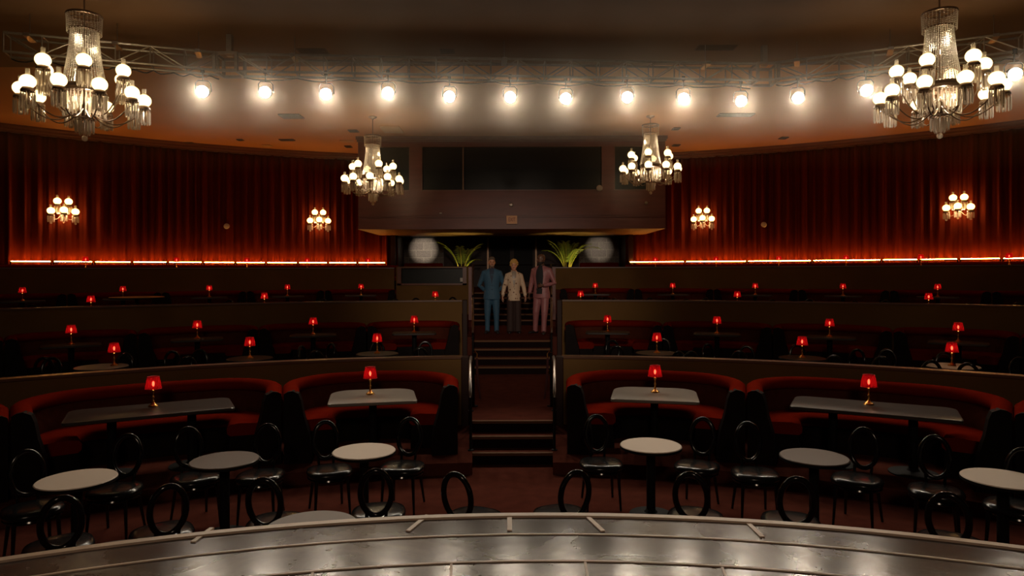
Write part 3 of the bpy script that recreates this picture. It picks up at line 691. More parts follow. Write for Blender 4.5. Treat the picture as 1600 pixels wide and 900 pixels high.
# cocktail floor chairs: (px, top y, yaw, label)
CH = [(507, 657, 12, 'glossy black oval back chair behind the bright left table, its left seat'), (640, 652, -14, 'glossy black oval back chair behind the bright left table, its right seat'),
      (586, 733, 178, 'black oval back chair seen from behind in front of the bright left table'), (710, 738, 150, 'lone black oval back chair nearest the middle aisle on the left side'),
      (931, 648, 8, 'black oval back chair with amber reflections right of the aisle'), (1098, 652, -16, 'black oval back chair behind the bright right table, away from the aisle'),
      (900, 735, 205, 'black oval back chair seen from behind, nearest the aisle on the right side'), (1078, 738, 170, 'black oval back chair seen from behind in front of the bright right table'),
      (1167, 659, 10, 'black oval back chair below the joint of the right front booths'), (1350, 668, -18, 'black oval back chair right behind the brown right table'),
      (1245, 745, 185, 'black oval back chair seen from behind in front of the brown right table'), (1460, 680, -5, 'black oval back chair between the two right hand tables'),
      (1480, 770, 170, 'black oval back chair seen from behind in front of the right edge table'), (1600, 700, -20, 'black oval back chair cut by the right picture edge'),
      (292, 667, 20, 'black oval back chair with amber reflections behind the brown left table'), (418, 662, -10, 'black oval back chair below the joint of the left front booths'),
      (410, 747, 165, 'black oval back chair seen from behind in front of the brown left table'), (263, 757, 195, 'black oval back chair seen from behind between the two left hand tables'),
      (200, 678, -16, 'black oval back chair right behind the far left table'), (40, 703, 16, 'black oval back chair beyond the far left table near the picture edge'),
      (95, 775, 190, 'black oval back chair in front of the far left table')]
for px, py, yaw, lb in CH:
    x, y, z = at(px, py, 0.905-H0)
    a = math.degrees(math.atan2(x, y))
    put_chair(x, y, 0, yaw-a*(0.8), lb, 'oval back chairs on the cocktail floor')
# middle terrace chairs
T2 = [(68, 558, 170), (80, 558, 10), (195, 551, -20), (268, 548, 25), (293, 557, 180), (312, 546, -15), (470, 540, 60), (493, 548, 175), (518, 536, -55), (589, 533, 0), (656, 543, 185), (664, 533, 0),
      (956, 531, 15), (963, 540, 180), (1036, 528, 0), (1060, 549, 150), (1080, 549, 195), (1105, 537, 40), (1155, 548, 180), (1166, 540, 0), (1245, 538, 10), (1303, 555, 180), (1340, 545, -30), (1377, 557, 180), (1386, 545, 0),
      (1455, 563, 190), (1475, 550, 10), (1512, 567, 170), (1594, 558, -10)]
lab2 = 'black oval chair back over the lower parapet, %s from the %s picture edge'
cnt = {}
for side, sub in (('left', [t for t in T2 if t[0] < 800]), ('right', sorted([t for t in T2 if t[0] > 800], reverse=True))):
    for i, (px, py, yaw) in enumerate(sub):
        x, y, z = at(px, py, Z_PIT2+0.905-H0); r = math.hypot(x, y); a = math.degrees(math.atan2(x, y))
        back_near = 90 < (yaw % 360) < 270
        rr = min(max(r, 10.62 if back_near else 11.1), 13.3)
        x, y, _ = pol(a, rr)
        put_chair(x, y, Z_PIT2, yaw-a*0.9, lab2 % ((ORD+['fifteenth', 'sixteenth', 'seventeenth'])[i], side), 'chairs behind the lower parapet')
for side, sub in (('left', [50, 208, 358, 467, 505, 618, 650, 707]), ('right', [1590, 1515, 1384, 1335, 1265, 1206, 1103, 1072, 1016, 960, 938, 878])):
    for i, px in enumerate(sub):
        a = pdeg(px); r = 17.55 if i % 2 else 18.3
        if px in (938, 358, 707): r = 18.7
        put_chair(*pol(a, r, Z_PIT3), (15 if i % 2 else -20)-a, 'dark chair back over the upper parapet, %s from the %s picture edge' % (ORD[i], side), 'chairs behind the upper parapet')

# ------------------------------------------------------------------ chandeliers and sconces
GR = 0.108
def lamp_unit(par, c, gm, nprism=14, plen=0.21):
    """opal globe on a cup with its chimney, prism fringe and finial; c = globe centre"""
    x, y, z = c
    T = Matrix.Translation(c)
    m = MB(); m.ball((0, 0, 0), GR, GR, GR*0.94, 20, 12, T); m.build('globe', gm, par)
    m = MB(); m.lathe([(0.036, 0.10), (0.030, 0.13), (0.032, 0.185), (0.029, 0.185), (0.027, 0.13), (0.033, 0.10)], 14, T, cap=False); m.build('chimney', 'chimney', par)
    m = MB(); m.lathe([(0.072, -0.092), (0.078, -0.105), (0.088, -0.115), (0.096, -0.14), (0.094, -0.15), (0.03, -0.155), (0.022, -0.20), (0.012, -0.21), (0.012, -0.33), (0.004, -0.34)], 20, T); m.build('lamp_cup', 'bronze', par)
    m = MB()
    for k in range(nprism):
        q = 2*PI*(k+0.5)/nprism; X, Y = x+0.088*math.cos(q), y+0.088*math.sin(q); z0 = z-0.158
        m.octa((X, Y, z0-0.008), 0.009, 0.012)
        m.loft([[(X+rr*math.cos(q+a), Y+rr*math.sin(q+a), zz) for a in (0, 1.57, 3.14, 4.71)] for rr, zz in ((0.004, z0-0.018), (0.0125, z0-0.04), (0.011, z0-plen), (0.003, z0-plen-0.025))])
    m.build('prism_fringe', 'prism', par, smooth=False)
    m = MB(); m.ball((x, y, z-0.372), 0.034, n=10, k=6); m.build('crystal_ball', 'prism', par, smooth=False)
def make_chandelier(rot, rod):
    t = empty('chandelier')           # origin at the ceiling
    m = MB(); m.lathe([(0.12, 0), (0.13, -0.012), (0.10, -0.035), (0.03, -0.06), (0.02, -0.08)], 24); m.build('ceiling_canopy', 'bronze', t)
    m = MB(); m.bar((0, 0, -0.05), (0, 0, -rod-1.8), 0.012, 8); m.build('rod', 'bronze', t)
    Z = -rod
    m = MB(); m.tube([(0.235*math.cos(2*PI*j/40), 0.235*math.sin(2*PI*j/40), Z-0.02) for j in range(40)], 0.022, 8, closed=True); m.tube([(0.21*math.cos(2*PI*j/40), 0.21*math.sin(2*PI*j/40), Z-0.26) for j in range(40)], 0.014, 8, closed=True)
    for k in range(6): q = k*PI/3; m.bar((0, 0, Z), (0.23*math.cos(q), 0.23*math.sin(q), Z-0.02), 0.008)
    m.build('crown_ring', 'bronze', t)
    m = MB()
    def strand(p, q, n, r):
        for i in range(n):
            u = i/(n-1); m.octa((p[0]+(q[0]-p[0])*u, p[1]+(q[1]-p[1])*u, p[2]+(q[2]-p[2])*u), r, r*1.15)
    for k in range(30):
        q = 2*PI*k/30; c_, s_ = math.cos(q), math.sin(q); strand((0.245*c_, 0.245*s_, Z-0.04), (0.235*c_, 0.235*s_, Z-0.30), 10, 0.011)
    tag(m.build('crown_beads', 'bead', t, smooth=False), kind='stuff')
    m = MB()
    for k in range(40):
        q = 2*PI*k/40; c_, s_ = math.cos(q), math.sin(q)
        for i in range(32):
            u = i/31; rr = 0.19+0.035*u+0.08*u*u; m.octa((rr*c_, rr*s_, Z-0.27-0.86*u), 0.0145, 0.0145)
    tag(m.build('bead_strands', 'bead', t, smooth=False), kind='stuff')
    m = MB(); m.lathe([(0.28, Z-1.12), (0.31, Z-1.14), (0.30, Z-1.17), (0.285, Z-1.18), (0.29, Z-1.23), (0.25, Z-1.24)], 40, cap=False)
    m.lathe([(0.02, Z-1.35), (0.05, Z-1.4), (0.06, Z-1.5), (0.04, Z-1.6), (0.02, Z-1.66)], 20)
    m.tube([(0.13*math.cos(2*PI*j/24), 0.13*math.sin(2*PI*j/24), Z-1.64) for j in range(24)], 0.012, 6, closed=True)
    for k in range(4): q = k*PI/2; m.bar((0, 0, Z-1.62), (0.13*math.cos(q), 0.13*math.sin(q), Z-1.64), 0.006); m.bar((0.28*math.cos(q), 0.28*math.sin(q), Z-1.19), (0.02, 0, Z-1.21), 0.008)
    m.build('central_body', 'bronze', t)
    def fringe(m, r, z0, ln, n, w=0.0135):
        for k in range(n):
            q = 2*PI*k/n; X, Y = r*math.cos(q), r*math.sin(q)
            m.octa((X, Y, z0-0.01), 0.010, 0.012)
            m.loft([[(X+rr*math.cos(q+a), Y+rr*math.sin(q+a), zz) for a in (0, 1.57, 3.14, 4.71)] for rr, zz in ((0.004, z0-0.02), (w, z0-0.05), (w*0.85, z0-ln+0.03), (0.003, z0-ln))])
    m = MB(); fringe(m, 0.29, Z-1.24, 0.24, 34); fringe(m, 0.285, Z-1.43, 0.21, 32); fringe(m, 0.2, Z-1.3, 0.32, 20); m.build('upper_prisms', 'prism', t, smooth=False)
    m = MB(); fringe(m, 0.125, Z-1.65, 0.22, 18); fringe(m, 0.07, Z-1.66, 0.25, 8); m.build('lower_prisms', 'prism', t, smooth=False)
    m = MB(); m.ball((0, 0, Z-1.95), 0.045, n=12, k=8); m.build('bottom_ball', 'prism', t, smooth=False)
    for zz_, en in ((-1.36, 38), (-0.62, 14)):
        l = lamp('prism_fill', 'POINT', (0.03, 0, Z+zz_), en, (1.0, 0.78, 0.5), radius=0.05); l.parent = t  # point lights added inside to brighten prisms and bead strands
    for n, rad, gz, ph in ((10, 0.82, -1.26, rot), (6, 0.60, -0.88, rot+R(22))):
        for k in range(n):
            q = ph+2*PI*k/n; c_, s_ = math.cos(q), math.sin(q)
            m = MB(); pts = []
            zc = gz-0.20
            for i in range(15):
                u = i/14; rr = 0.06+(rad-0.06)*u
                zz = Z+(-1.5)+(zc+1.5)*(u**2.2)-0.20*math.sin(PI*min(1, u*1.05))*(1 if n == 10 else 0.7)
                pts.append((rr*c_, rr*s_, zz))
            pts += [(rad*c_, rad*s_, Z+zc+0.02)]
            m.tube(pts, 0.0105, 7); a = m.build('arm', 'bronze', t)
            lamp_unit(a, (rad*c_, rad*s_, Z+gz), 'globe')
    return t
X1, X2 = 667*10.5/F, 217*19.1/F
CHd = [(-X1, 10.5, 0.38, R(100), 'large crystal globe chandelier near the stage at left'), (X1+0.02, 10.5, 0.38, R(80), 'large crystal globe chandelier near the stage at right'),
       (-X2, 19.1, 0.54, R(96), 'distant crystal globe chandelier hanging lower, left of the booth windows'), (X2, 19.1, 0.25, R(110), 'distant crystal globe chandelier hanging higher, right of the booth windows')]
for x, y, rod, rot, lb in CHd:
    c = make_chandelier(rot, rod); c.location = (x, y, CEIL)
    if y > 15: c.scale = (0.97, 0.97, 1)
    tag(c, lb, 'chandelier', 'globe chandeliers')
def make_sconce():
    t = empty('wall_sconce')          # origin on the wall, front is -y
    m = MB(); T = Matrix.Rotation(PI/2, 4, 'X'); m.lathe([(0.09, 0), (0.10, 0.012), (0.07, 0.03), (0.03, 0.05)], 20, T); m.build('wall_plate', 'bronze', t)
    for (x, y, z) in ((-0.145, -0.16, 0.33), (0.145, -0.16, 0.33), (-0.315, -0.22, 0.02), (0.0, -0.38, 0.05), (0.315, -0.22, 0.02)):
        m = MB(); zc = z-0.2
        pts = [(x*u, -0.03+(y+0.03)*u, zc*u-0.13*math.sin(PI*u)) for u in [i/10 for i in range(11)]]
        m.tube(pts, 0.009, 6); a = m.build('arm', 'bronze', t); lamp_unit(a, (x, y, z), 'sconce_globe', 12, 0.17)
    l = lamp('prism_fill', 'POINT', (0, -0.17, -0.1), 16, (1.0, 0.6, 0.28), radius=0.05); l.parent = t  # added point light, brightens the prisms and the curtain around
    return t
sc0 = None
for px, relz, lb in ((97, 1.90, 'five globe crystal wall sconce on the curtain at far left'), (498, 1.88, 'five globe crystal wall sconce on the curtain just left of the control booth'),
                     (1099, 1.90, 'five globe crystal wall sconce on the curtain just right of the control booth'), (1500, 1.94, 'five globe crystal wall sconce on the curtain at far right')):
    ph = wall_phi(px); x, y, _ = wall_pt(ph, -0.14)
    if sc0 is None: sc0 = make_sconce(); o = sc0
    else: o = copy_tree(sc0)
    o.location = (x, y, H0+relz); o.rotation_euler = (0, 0, -ph); tag(o, lb, 'sconce', 'wall sconces on the curtain')

# ------------------------------------------------------------------ lighting truss and its lamps
TR = [Vector(((-10-800)*11.2/F, 11.2)), Vector(((360-800)*12.4/F, 12.4)), Vector(((1195-800)*13.1/F, 13.1)), Vector(((1620-800)*11.3/F, 11.3))]
def truss_at(px):
    t = (px-800)/F
    for a, b in zip(TR, TR[1:]):
        den = (b.x-a.x)-t*(b.y-a.y); u = (t*a.y-a.x)/den
        if -0.05 <= u <= 1.05: p = a+(b-a)*u; return p
    return a+(b-a)*min(max(u, 0), 1.02)
zt0, zt1 = H0+3.70, H0+4.02
for k, (a, b) in enumerate(zip(TR, TR[1:])):
    L_ = (b-a).length; d = (b-a)/L_; ang = math.atan2(d.y, d.x)
    t = empty('lighting_truss', ((a.x+b.x)/2, (a.y+b.y)/2, zt0), ang)
    hl = L_/2-0.2; w = 0.16; h = zt1-zt0
    for yy in (-w, w):
        for zz in (0, h):
            m = MB(); m.bar((-hl, yy, zz), (hl, yy, zz), 0.024, 8); m.build('chord', 'truss', t)
    m = MB(); n = int(2*hl/0.5)
    for i in range(n+1):
        x0 = -hl+2*hl*i/n; x1 = -hl+2*hl*(i+1)/n
        for yy in (-w, w):
            m.bar((x0, yy, 0), (x0, yy, h), 0.012)
            if i < n: m.bar((x0, yy, 0 if i % 2 else h), (x1, yy, h if i % 2 else 0), 0.012)
        for zz in (0, h): m.bar((x0, -w, zz), (x0, w, zz), 0.012)
    m.build('braces', 'truss', t)
    for q in (-0.8*hl, 0, 0.8*hl):
        m = MB(); m.bar((q, 0, h), (q, 0, CEIL-zt0), 0.008); m.cbox(q-0.05, q+0.05, -0.19, 0.19, h-0.03, h+0.03, 0.01); m.build('hanger', 'steel', t)
    m = MB(); pts = [(-hl+2*hl*i/60, 0.17+0.02*math.sin(i*1.7), -0.02-0.05*abs(math.sin(i*0.55))) for i in range(61)]; m.tube(pts, 0.012, 5); m.build('cable', 'black', t)
    tag(t, ['silver box truss section from the left edge to its corner block', 'long middle box truss section hanging under the ceiling', 'silver box truss section from the right corner block to the right edge'][k], 'truss', 'lighting truss sections')
for p, s in ((TR[1], 'left'), (TR[2], 'right')):
    m = MB(); w = 0.2; h = zt1-zt0
    for x in (-w, w):
        for y in (-w, w): m.box(x-0.025, x+0.025, y-0.025, y+0.025, -0.02, h+0.02)
    for z in (0, h):
        for s2 in (-1, 1): m.box(-w, w, s2*w-0.02, s2*w+0.02, z-0.025, z+0.025); m.box(s2*w-0.02, s2*w+0.02, -w, w, z-0.025, z+0.025)
    m.box(-0.05, 0.05, -0.05, 0.05, h, CEIL-zt0)
    o = m.build('truss_corner', 'truss', smooth=False); o.location = (p.x, p.y, zt0); tag(o, 'silver corner block joining the truss on the %s' % s, 'truss corner', 'truss corner blocks')
def make_spot():
    t = empty('stage_light')          # origin at the lens centre, lens faces -y
    m = MB(); T = Matrix.Rotation(PI/2, 4, 'X')
    m.lathe([(0.112, -0.02), (0.112, 0.0), (0.118, 0.005), (0.118, -0.03), (0.105, -0.05), (0.10, -0.22), (0.07, -0.29), (0.03, -0.32)], 28, T, cap=True)
    h = m.build('housing', 'black', t)
    m = MB(); m.lathe([(0.104, 0.003), (0.08, 0.009), (0.04, 0.012), (0.0, 0.013)], 28, T); m.build('lens', 'lens', t)
    m = MB(); m.tube([(-0.13, 0.12, 0), (-0.13, 0.12, 0.14), (-0.09, 0.12, 0.19), (0.09, 0.12, 0.19), (0.13, 0.12, 0.14), (0.13, 0.12, 0)], 0.01, 6); m.bar((0, 0.12, 0.19), (0, 0.12, 0.36), 0.012); m.cbox(-0.03, 0.03, 0.09, 0.15, 0.33, 0.42, 0.008)
    m.build('yoke', 'black', t)
    l = lamp('beam', 'SPOT', (0, -0.15, -0.03), SPOT, (1.0, 0.84, 0.64), angle=82, blend=0.6, radius=0.09)
    l.rotation_euler = (-(PI/2-R(16)), 0, 0); l.parent = t
    return t
S0 = None
SP = [(317, 143), (415, 144), (510, 147), (607, 145), (703, 151), (798, 152), (885, 154), (981, 152), (1069, 154), (1159, 158), (1248, 153), (1355, 141), (1587, 116)]
for i, (px, py) in enumerate(SP):
    p = truss_at(px); D = p.y; yt = py+0.003*(px-800); rel = (425-yt)*D/F
    if S0 is None: S0 = make_spot(); o = S0
    else: o = copy_tree(S0)
    x = (px-800)*(D-0.15)/F
    o.location = (x, D-0.15, H0+(425-yt)*(D-0.15)/F)
    tilt = R(14+random.uniform(-3, 3)); az = math.atan2(x, D)*0.6
    o.rotation_euler = (tilt, 0, -az)
    tag(o, 'round white stage light shining at the stage, %s from the left along the truss' % ORD[i], 'stage light', 'stage lights on the truss')

# ------------------------------------------------------------------ palms
def make_palm(name, loc, seed, lean, label):
    rnd = random.Random(seed); t = empty(name, loc)
    m = MB(); m.lathe([(0.15, 0), (0.17, 0.02), (0.22, 0.36), (0.235, 0.38), (0.235, 0.42), (0.21, 0.42), (0.2, 0.37)], 24); m.build('pot', 'pot', t)
    for (az, ln, curl, h0) in lean:
        a = R(az); pts = []; x = y = 0; z = 0.38; pitch = R(84+rnd.uniform(-4, 4))
        N_ = 16; seg = ln/N_
        base = (0.05*math.cos(a), 0.05*math.sin(a))
        for i in range(N_+1):
            pts.append(Vector((base[0]+x*math.cos(a), base[1]+x*math.sin(a), z)))
            x += seg*math.cos(pitch); z += seg*math.sin(pitch); pitch -= R(curl)/N_*(0.25+1.5*i/N_)
        m = MB(); m.tube(pts, [0.014*(1-0.8*i/N_)+0.002 for i in range(N_+1)], 6); fr = m.build('frond', 'palm_stem', t)
        m = MB(); side = Vector((-math.sin(a), math.cos(a), 0))
        for i in range(7, N_+1):
            for sub in (0, 0.5):
                u = i+sub
                if u > N_: continue
                p = pts[i] if not sub else (pts[i]+pts[min(i+1, N_)])/2
                d = (pts[min(i+1, N_)]-pts[i-1]).normalized(); up = side.cross(d)
                w = math.sin(PI*min(1, (u-3)/(N_-1)))**0.6; Ll = (0.09+0.20*w)*(0.8+0.4*rnd.random())
                for s in (-1, 1):
                    dr = (side*s*0.85+d*0.65-up*0.15-Vector((0, 0, 0.15))).normalized(); nn = d.cross(dr).normalized()
                    wd = d*0.009
                    e = p+dr*Ll+Vector((0, 0, -0.12*Ll*2)); mid = p+dr*Ll*0.5
                    th = nn*0.0015
                    m.add([p-wd*0.5+th, mid-wd+th, e, mid+wd+th, p+wd*0.5+th, p-wd*0.5-th, mid-wd-th, mid+wd-th, p+wd*0.5-th],
                          [(0, 1, 3, 4), (1, 2, 3), (8, 7, 6, 5), (7, 2, 6), (0, 5, 6, 1), (1, 6, 2), (4, 3, 7, 8), (3, 2, 7)])
        m.build('leaflets', 'leaf', fr, smooth=False)
    tag(t, label, 'palm', 'potted palms in the entrance alcove'); return t
PD = 24.9
zpl = Z_T4
make_palm('potted_palm', ((722-800)*PD/F, PD, zpl), 1, [(180, 1.68, 72, 0), (172, 1.35, 55, 0), (110, 1.2, 30, 0), (60, 1.2, 45, 0), (8, 1.35, 70, 0), (-15, 1.0, 95, 0), (25, 1.5, 62, 0)],
          'sparse yellow green palm lit from below, left of the entrance doors')
make_palm('potted_palm', ((886-800)*PD/F, PD, zpl), 2, [(178, 1.6, 68, 0), (160, 1.42, 45, 0), (120, 1.35, 30, 0), (95, 1.36, 18, 0), (45, 1.4, 45, 0), (4, 1.85, 115, 0), (-8, 1.6, 85, 0), (-60, 1.3, 80, 0), (185, 1.45, 95, 0), (170, 1.3, 35, 0), (15, 1.4, 62, 0)],
          'full yellow green palm lit from below, right of the entrance doors')
for sgn, px in ((-1, 716), (1, 892)):
    x = (px-800)*PD/F; t = empty('uplight', (x, PD-0.38, Z_T4))
    m = MB(); m.lathe([(0.06, 0), (0.07, 0.02), (0.055, 0.03), (0.05, 0.12), (0.06, 0.13), (0.05, 0.125)], 16); m.build('housing', 'black', t)
    m = MB(); m.lathe([(0.045, 0.121), (0.02, 0.124), (0, 0.125)], 16); m.build('lens', emission('uplight_lens', (1, 0.75, 0.25), 6), t)
    tag(t, 'small floor uplight at the foot of the %s palm' % LR(sgn), 'uplight')
    lamp('uplight_beam', 'SPOT', (x, PD-0.36, Z_T4+0.15), 90, (1.0, 0.78, 0.25), (x, PD+0.05, BZ0), angle=85, blend=0.8, radius=0.04)

# ------------------------------------------------------------------ handrails beside the aisle
def rail(sgn, pts, posts, label, rope=False):
    t = empty('handrail', (pts[0][0]*sgn, pts[0][1], posts[0][1]))
    O = Vector(t.location)
    P = [Vector((x*sgn, y, z))-O for x, y, z in pts]
    m = MB(); m.tube(P, 0.022, 8); m.build('rail', 'steel', t, angle=60)
    for (yy, zb, zt_, xx) in posts:
        m = MB(); p = Vector((xx*sgn, yy, 0))-O; m.bar((p.x, p.y, zb-O.z), (p.x, p.y, zt_-O.z), 0.018, 8); m.lathe([(0.04, 0), (0.04, 0.01), (0.02, 0.02)], 12, Matrix.Translation((p.x, p.y, zb-O.z))); m.build('post', 'black', t)
    tag(t, label, 'handrail', 'handrails beside the aisle stairs')
xr = lambda d: d*ta+0.0
for s in (-1, 1):
    rail(s, [(xr(8.8)+0.02, 8.72, 0.86), (xr(8.8)+0.02, 8.74, 0.93), (xr(9.6)+0.02, 9.5, 1.22), (xr(9.8)+0.02, 9.9, 1.24), (xr(9.8)+0.02, 9.95, 1.17)], [(8.8, 0.15, 0.93, xr(8.8)+0.02), (9.85, 0.45, 1.23, xr(9.85)+0.02)],
         'steel handrail beside the lowest aisle steps, %s side' % LR(s))
    rail(s, [(xr(13.2)-0.02, 13.1, 1.30), (xr(13.2)-0.02, 13.15, 1.38), (xr(14.4)-0.02, 14.4, 1.93), (xr(14.6)-0.02, 14.7, 1.93), (xr(14.7)-0.02, 14.75, 1.86)], [(13.2, 0.45, 1.40, xr(13.2)-0.02), (14.55, 1.05, 1.93, xr(14.55)-0.02)],
         'steel handrail beside the middle aisle steps, %s side' % LR(s))
    rail(s, [(xr(18.2)-0.04, 18.0, 1.88), (xr(18.2)-0.04, 18.05, 1.93), (xr(19.9)-0.04, 19.9, 2.72), (xr(20.0)-0.04, 20.1, 2.72)], [(18.1, 1.05, 1.95, xr(18.1)-0.04), (19.95, 1.89, 2.72, xr(19.95)-0.04)],
         'steel handrail beside the upper aisle steps, %s side' % LR(s))
    # barrier rope hanging from a brass hook at the parapet post
    x0 = (xr(10.2)-0.02)*s; O = Vector((x0, 10.2, Z_P1)); t = empty('barrier_rope', O)
    m = MB(); m.tube([(0, 0, 0.80), (0.03*s*-1, 0, 0.84), (0.06*s*-1, -0.02, 0.80), (0.055*s*-1, -0.02, 0.74)], 0.009, 6); m.build('hook', 'gold', t)
    m = MB(); m.tube([(-0.055*s, -0.02, 0.74), (-0.06*s, -0.03, 0.55), (-0.075*s, -0.03, 0.35), (-0.11*s, -0.04, 0.12)], [0.017, 0.018, 0.018, 0.014], 8); m.build('rope', 'rope', t)
    m = MB(); m.lathe([(0.02, 0), (0.021, 0.05), (0.012, 0.06)], 10, Matrix.Translation((-0.057*s, -0.025, 0.5))); m.build('rope_ferrule', 'gold', t)
    m = MB(); m.bar((0, 0, 0), (0, 0, 0.82), 0.02, 8); m.lathe([(0.07, 0), (0.07, 0.01), (0.02, 0.02)], 16); m.build('post', 'gloss_black', t)
    tag(t, 'black barrier post with a hanging dark rope at the %s aisle edge' % LR(s), 'barrier', 'barrier posts at the aisle')

# ------------------------------------------------------------------ sign and wall fittings
zs = H0+(425-343.5)*(BD-0.04)/F
t = empty('exit_sign', (0, BD-0.035, zs))
m = MB(); m.cbox(-0.175, 0.175, -0.055, 0.0, -0.135, 0.135, 0.006); m.build('sign_box', 'cream', t, smooth=False)
cu = bpy.data.curves.new('lettering', 'FONT'); cu.body = 'EXIT'; cu.size = 0.155; cu.extrude = 0.003; cu.align_x = 'CENTER'; cu.align_y = 'CENTER'
o = bpy.data.objects.new('lettering', cu); me_ = bpy.data.meshes.new_from_object(o); bpy.data.objects.remove(o); o = bpy.data.objects.new('lettering', me_); C.objects.link(o); me_.materials.clear(); me_.materials.append(M['signred']); o.parent = t; o.location = (0, -0.058, 0); o.rotation_euler = (PI/2, 0, 0); o.scale = (0.72, 1.15, 1)
tag(t, 'tan exit sign with red letters on the control booth front', 'exit sign')
def face_disc(px, py, r, name, mt, label, cat, ring=False, D=BD-0.02):
    x = (px-800)*D/F; z = H0+(425-py-0.003*(px-800))*D/F; T = Matrix.Rotation(PI/2, 4, 'X')
    m = MB()
    if ring: m.tube([(r*math.cos(2*PI*j/24), 0, r*math.sin(2*PI*j/24)) for j in range(24)], r*0.22, 6, closed=True); m.lathe([(r*0.8, 0.0), (r*0.7, 0.01)], 20, T)
    else: m.lathe([(r, 0.0), (r, 0.02), (r*0.8, 0.04), (r*0.3, 0.05), (0, 0.05)], 20, T)
    o = m.build(name, mt); o.location = (x, D, z); tag(o, label, cat); return o
face_disc(799, 320, 0.055, 'wall_speaker_ring', 'truss', 'small grey ring above the exit sign', 'ring fitting', True)
face_disc(1010, 317, 0.045, 'wall_camera_ring', 'truss', 'small grey ring on the booth front below the right chandelier', 'ring fitting', True)
face_disc(937, 294, 0.10, 'dome_fixture', 'white', 'white dome at the lower right corner of the wide booth window', 'dome')
m = MB(); m.cbox(-0.04, 0.04, -0.03, 0, -0.02, 0.02, 0.004); o = m.build('wall_box', 'white', smooth=False); o.location = ((689-800)*BD/F, BD-0.02, H0+(425-333)*BD/F); tag(o, 'tiny white box on the booth front left of the exit sign', 'wall box')
for px, s in ((354, 'left'), (1194, 'right')):
    ph = wall_phi(px); x, y, _ = wall_pt(ph, -0.12); t_ = Matrix.Rotation(PI/2, 4, 'X')
    m = MB(); m.lathe([(0.095, -0.1), (0.095, 0.02), (0.085, 0.035), (0.05, 0.04), (0, 0.04)], 24, t_); o = m.build('wall_disc', 'white'); o.location = (x, y, H0+(425-352)*y/F); o.rotation_euler = (0, 0, -ph)
    tag(o, 'small pale round disc fixed on the %s curtain' % s, 'wall disc', 'discs on the curtains')
# ceiling vents and panels
VT = [(553, 204, .30, .3, 'vent'), (545, 228.5, .24, .3, 'vent'), (543, 220, .45, .25, 'panel'), (449, 218, .5, .22, 'vent'), (418, 227, .3, .3, 'panel'), (613, 202, .6, .9, 'panel'), (456, 181, .6, .5, 'vent'), (1057, 200.5, .22, .3, 'vent'), (1057, 226.5, .26, .3, 'vent'),
      (1225, 215, .25, .3, 'vent'), (1150, 179, 1.0, .35, 'vent'), (290, 223, .6, .25, 'vent'), (376, 218, .2, .2, 'vent'), (1120, 72, .8, .35, 'vent'), (490, 78, .6, .4, 'vent'), (700, 78, .3, .3, 'vent')]
VL = ['small dark ceiling vent just left of the left distant chandelier rod', 'small dark ceiling vent beside the crown of the left distant chandelier', 'thin pale ceiling hatch left of the left distant chandelier crown',
      'dark ceiling slot further left of the left distant chandelier', 'pale ceiling hatch near the left crown moulding', 'wide pale ceiling panel just right of the left distant chandelier rod', 'broad dark ceiling vent under the second stage light from left',
      'small dark ceiling vent right of the right distant chandelier, upper one', 'small dark ceiling vent right of the right distant chandelier, nearer the booth top', 'small dark ceiling vent far right near the crown moulding', 'wide dark ceiling vent below the tenth stage light',
      'dark ceiling slot at far left near the crown moulding', 'tiny square ceiling vent between left slots near the moulding', 'dark ceiling box above the truss on the right', 'dark ceiling box above the truss on the left', 'small dark ceiling box above the middle of the truss']
for i, (px, py, w, d, mt) in enumerate(VT):
    x, y, z = at(px, py, 4.45)
    m = MB(); m.cbox(-w/2, w/2, -d/2, d/2, -0.03, 0.0, 0.008)
    o = m.build('ceiling_vent' if mt == 'vent' else 'ceiling_hatch', mt, smooth=False); o.location = (x, y, CEIL)
    if mt == 'vent':
        s = MB()
        for k in range(5): s.box(-w/2+0.03, w/2-0.03, -d/2+d*(k+0.6)/5.5, -d/2+d*(k+0.8)/5.5, -0.04, -0.028)
        s.build('slats', 'vent', o, smooth=False)
    q = 'near the truss' if py < 100 else ('beyond the stage lights' if py < 190 else 'close to the rear wall')
    tag(o, VL[i], 'ceiling vent' if mt == 'vent' else 'ceiling hatch', 'ceiling fittings')

# ------------------------------------------------------------------ people on the landing
M['skin_light'] = mat('skin_light', (0.58, 0.28, 0.17), 0.5, noise=(12, (0.40, 0.18, 0.11), 0.5))
M['skin_fair'] = mat('skin_fair', (0.64, 0.33, 0.21), 0.5, noise=(12, (0.46, 0.22, 0.15), 0.5))
M['skin_dark'] = mat('skin_dark', (0.14, 0.062, 0.036), 0.45, noise=(12, (0.08, 0.035, 0.022), 0.5))
M['blue_suit'] = mat('blue_suit_cloth', (0.035, 0.10, 0.17), 0.7, sheen=0.3, noise=(25, (0.028, 0.08, 0.14), 0.6), bump=(14, 0.25))
M['blue_shirt'] = mat('dark_blue_shirt', (0.02, 0.035, 0.07), 0.7, noise=(25, (0.016, 0.03, 0.06), 0.5))
M['mauve_suit'] = mat('mauve_suit_cloth', (0.33, 0.125, 0.13), 0.5, sheen=0.3, noise=(20, (0.27, 0.10, 0.105), 0.6), bump=(10, 0.3))
M['black_shirt'] = mat('black_shirt', (0.012, 0.012, 0.014), 0.8, noise=(25, (0.018, 0.018, 0.02), 0.5))
M['dark_trousers'] = mat('wide_dark_trousers', (0.035, 0.016, 0.014), 0.8, noise=(20, (0.025, 0.012, 0.01), 0.5), bump=(9, 0.25))
M['silk_top'] = mat('grey_silk_top', (0.30, 0.24, 0.19), 0.4, noise=(20, (0.25, 0.2, 0.16), 0.5))
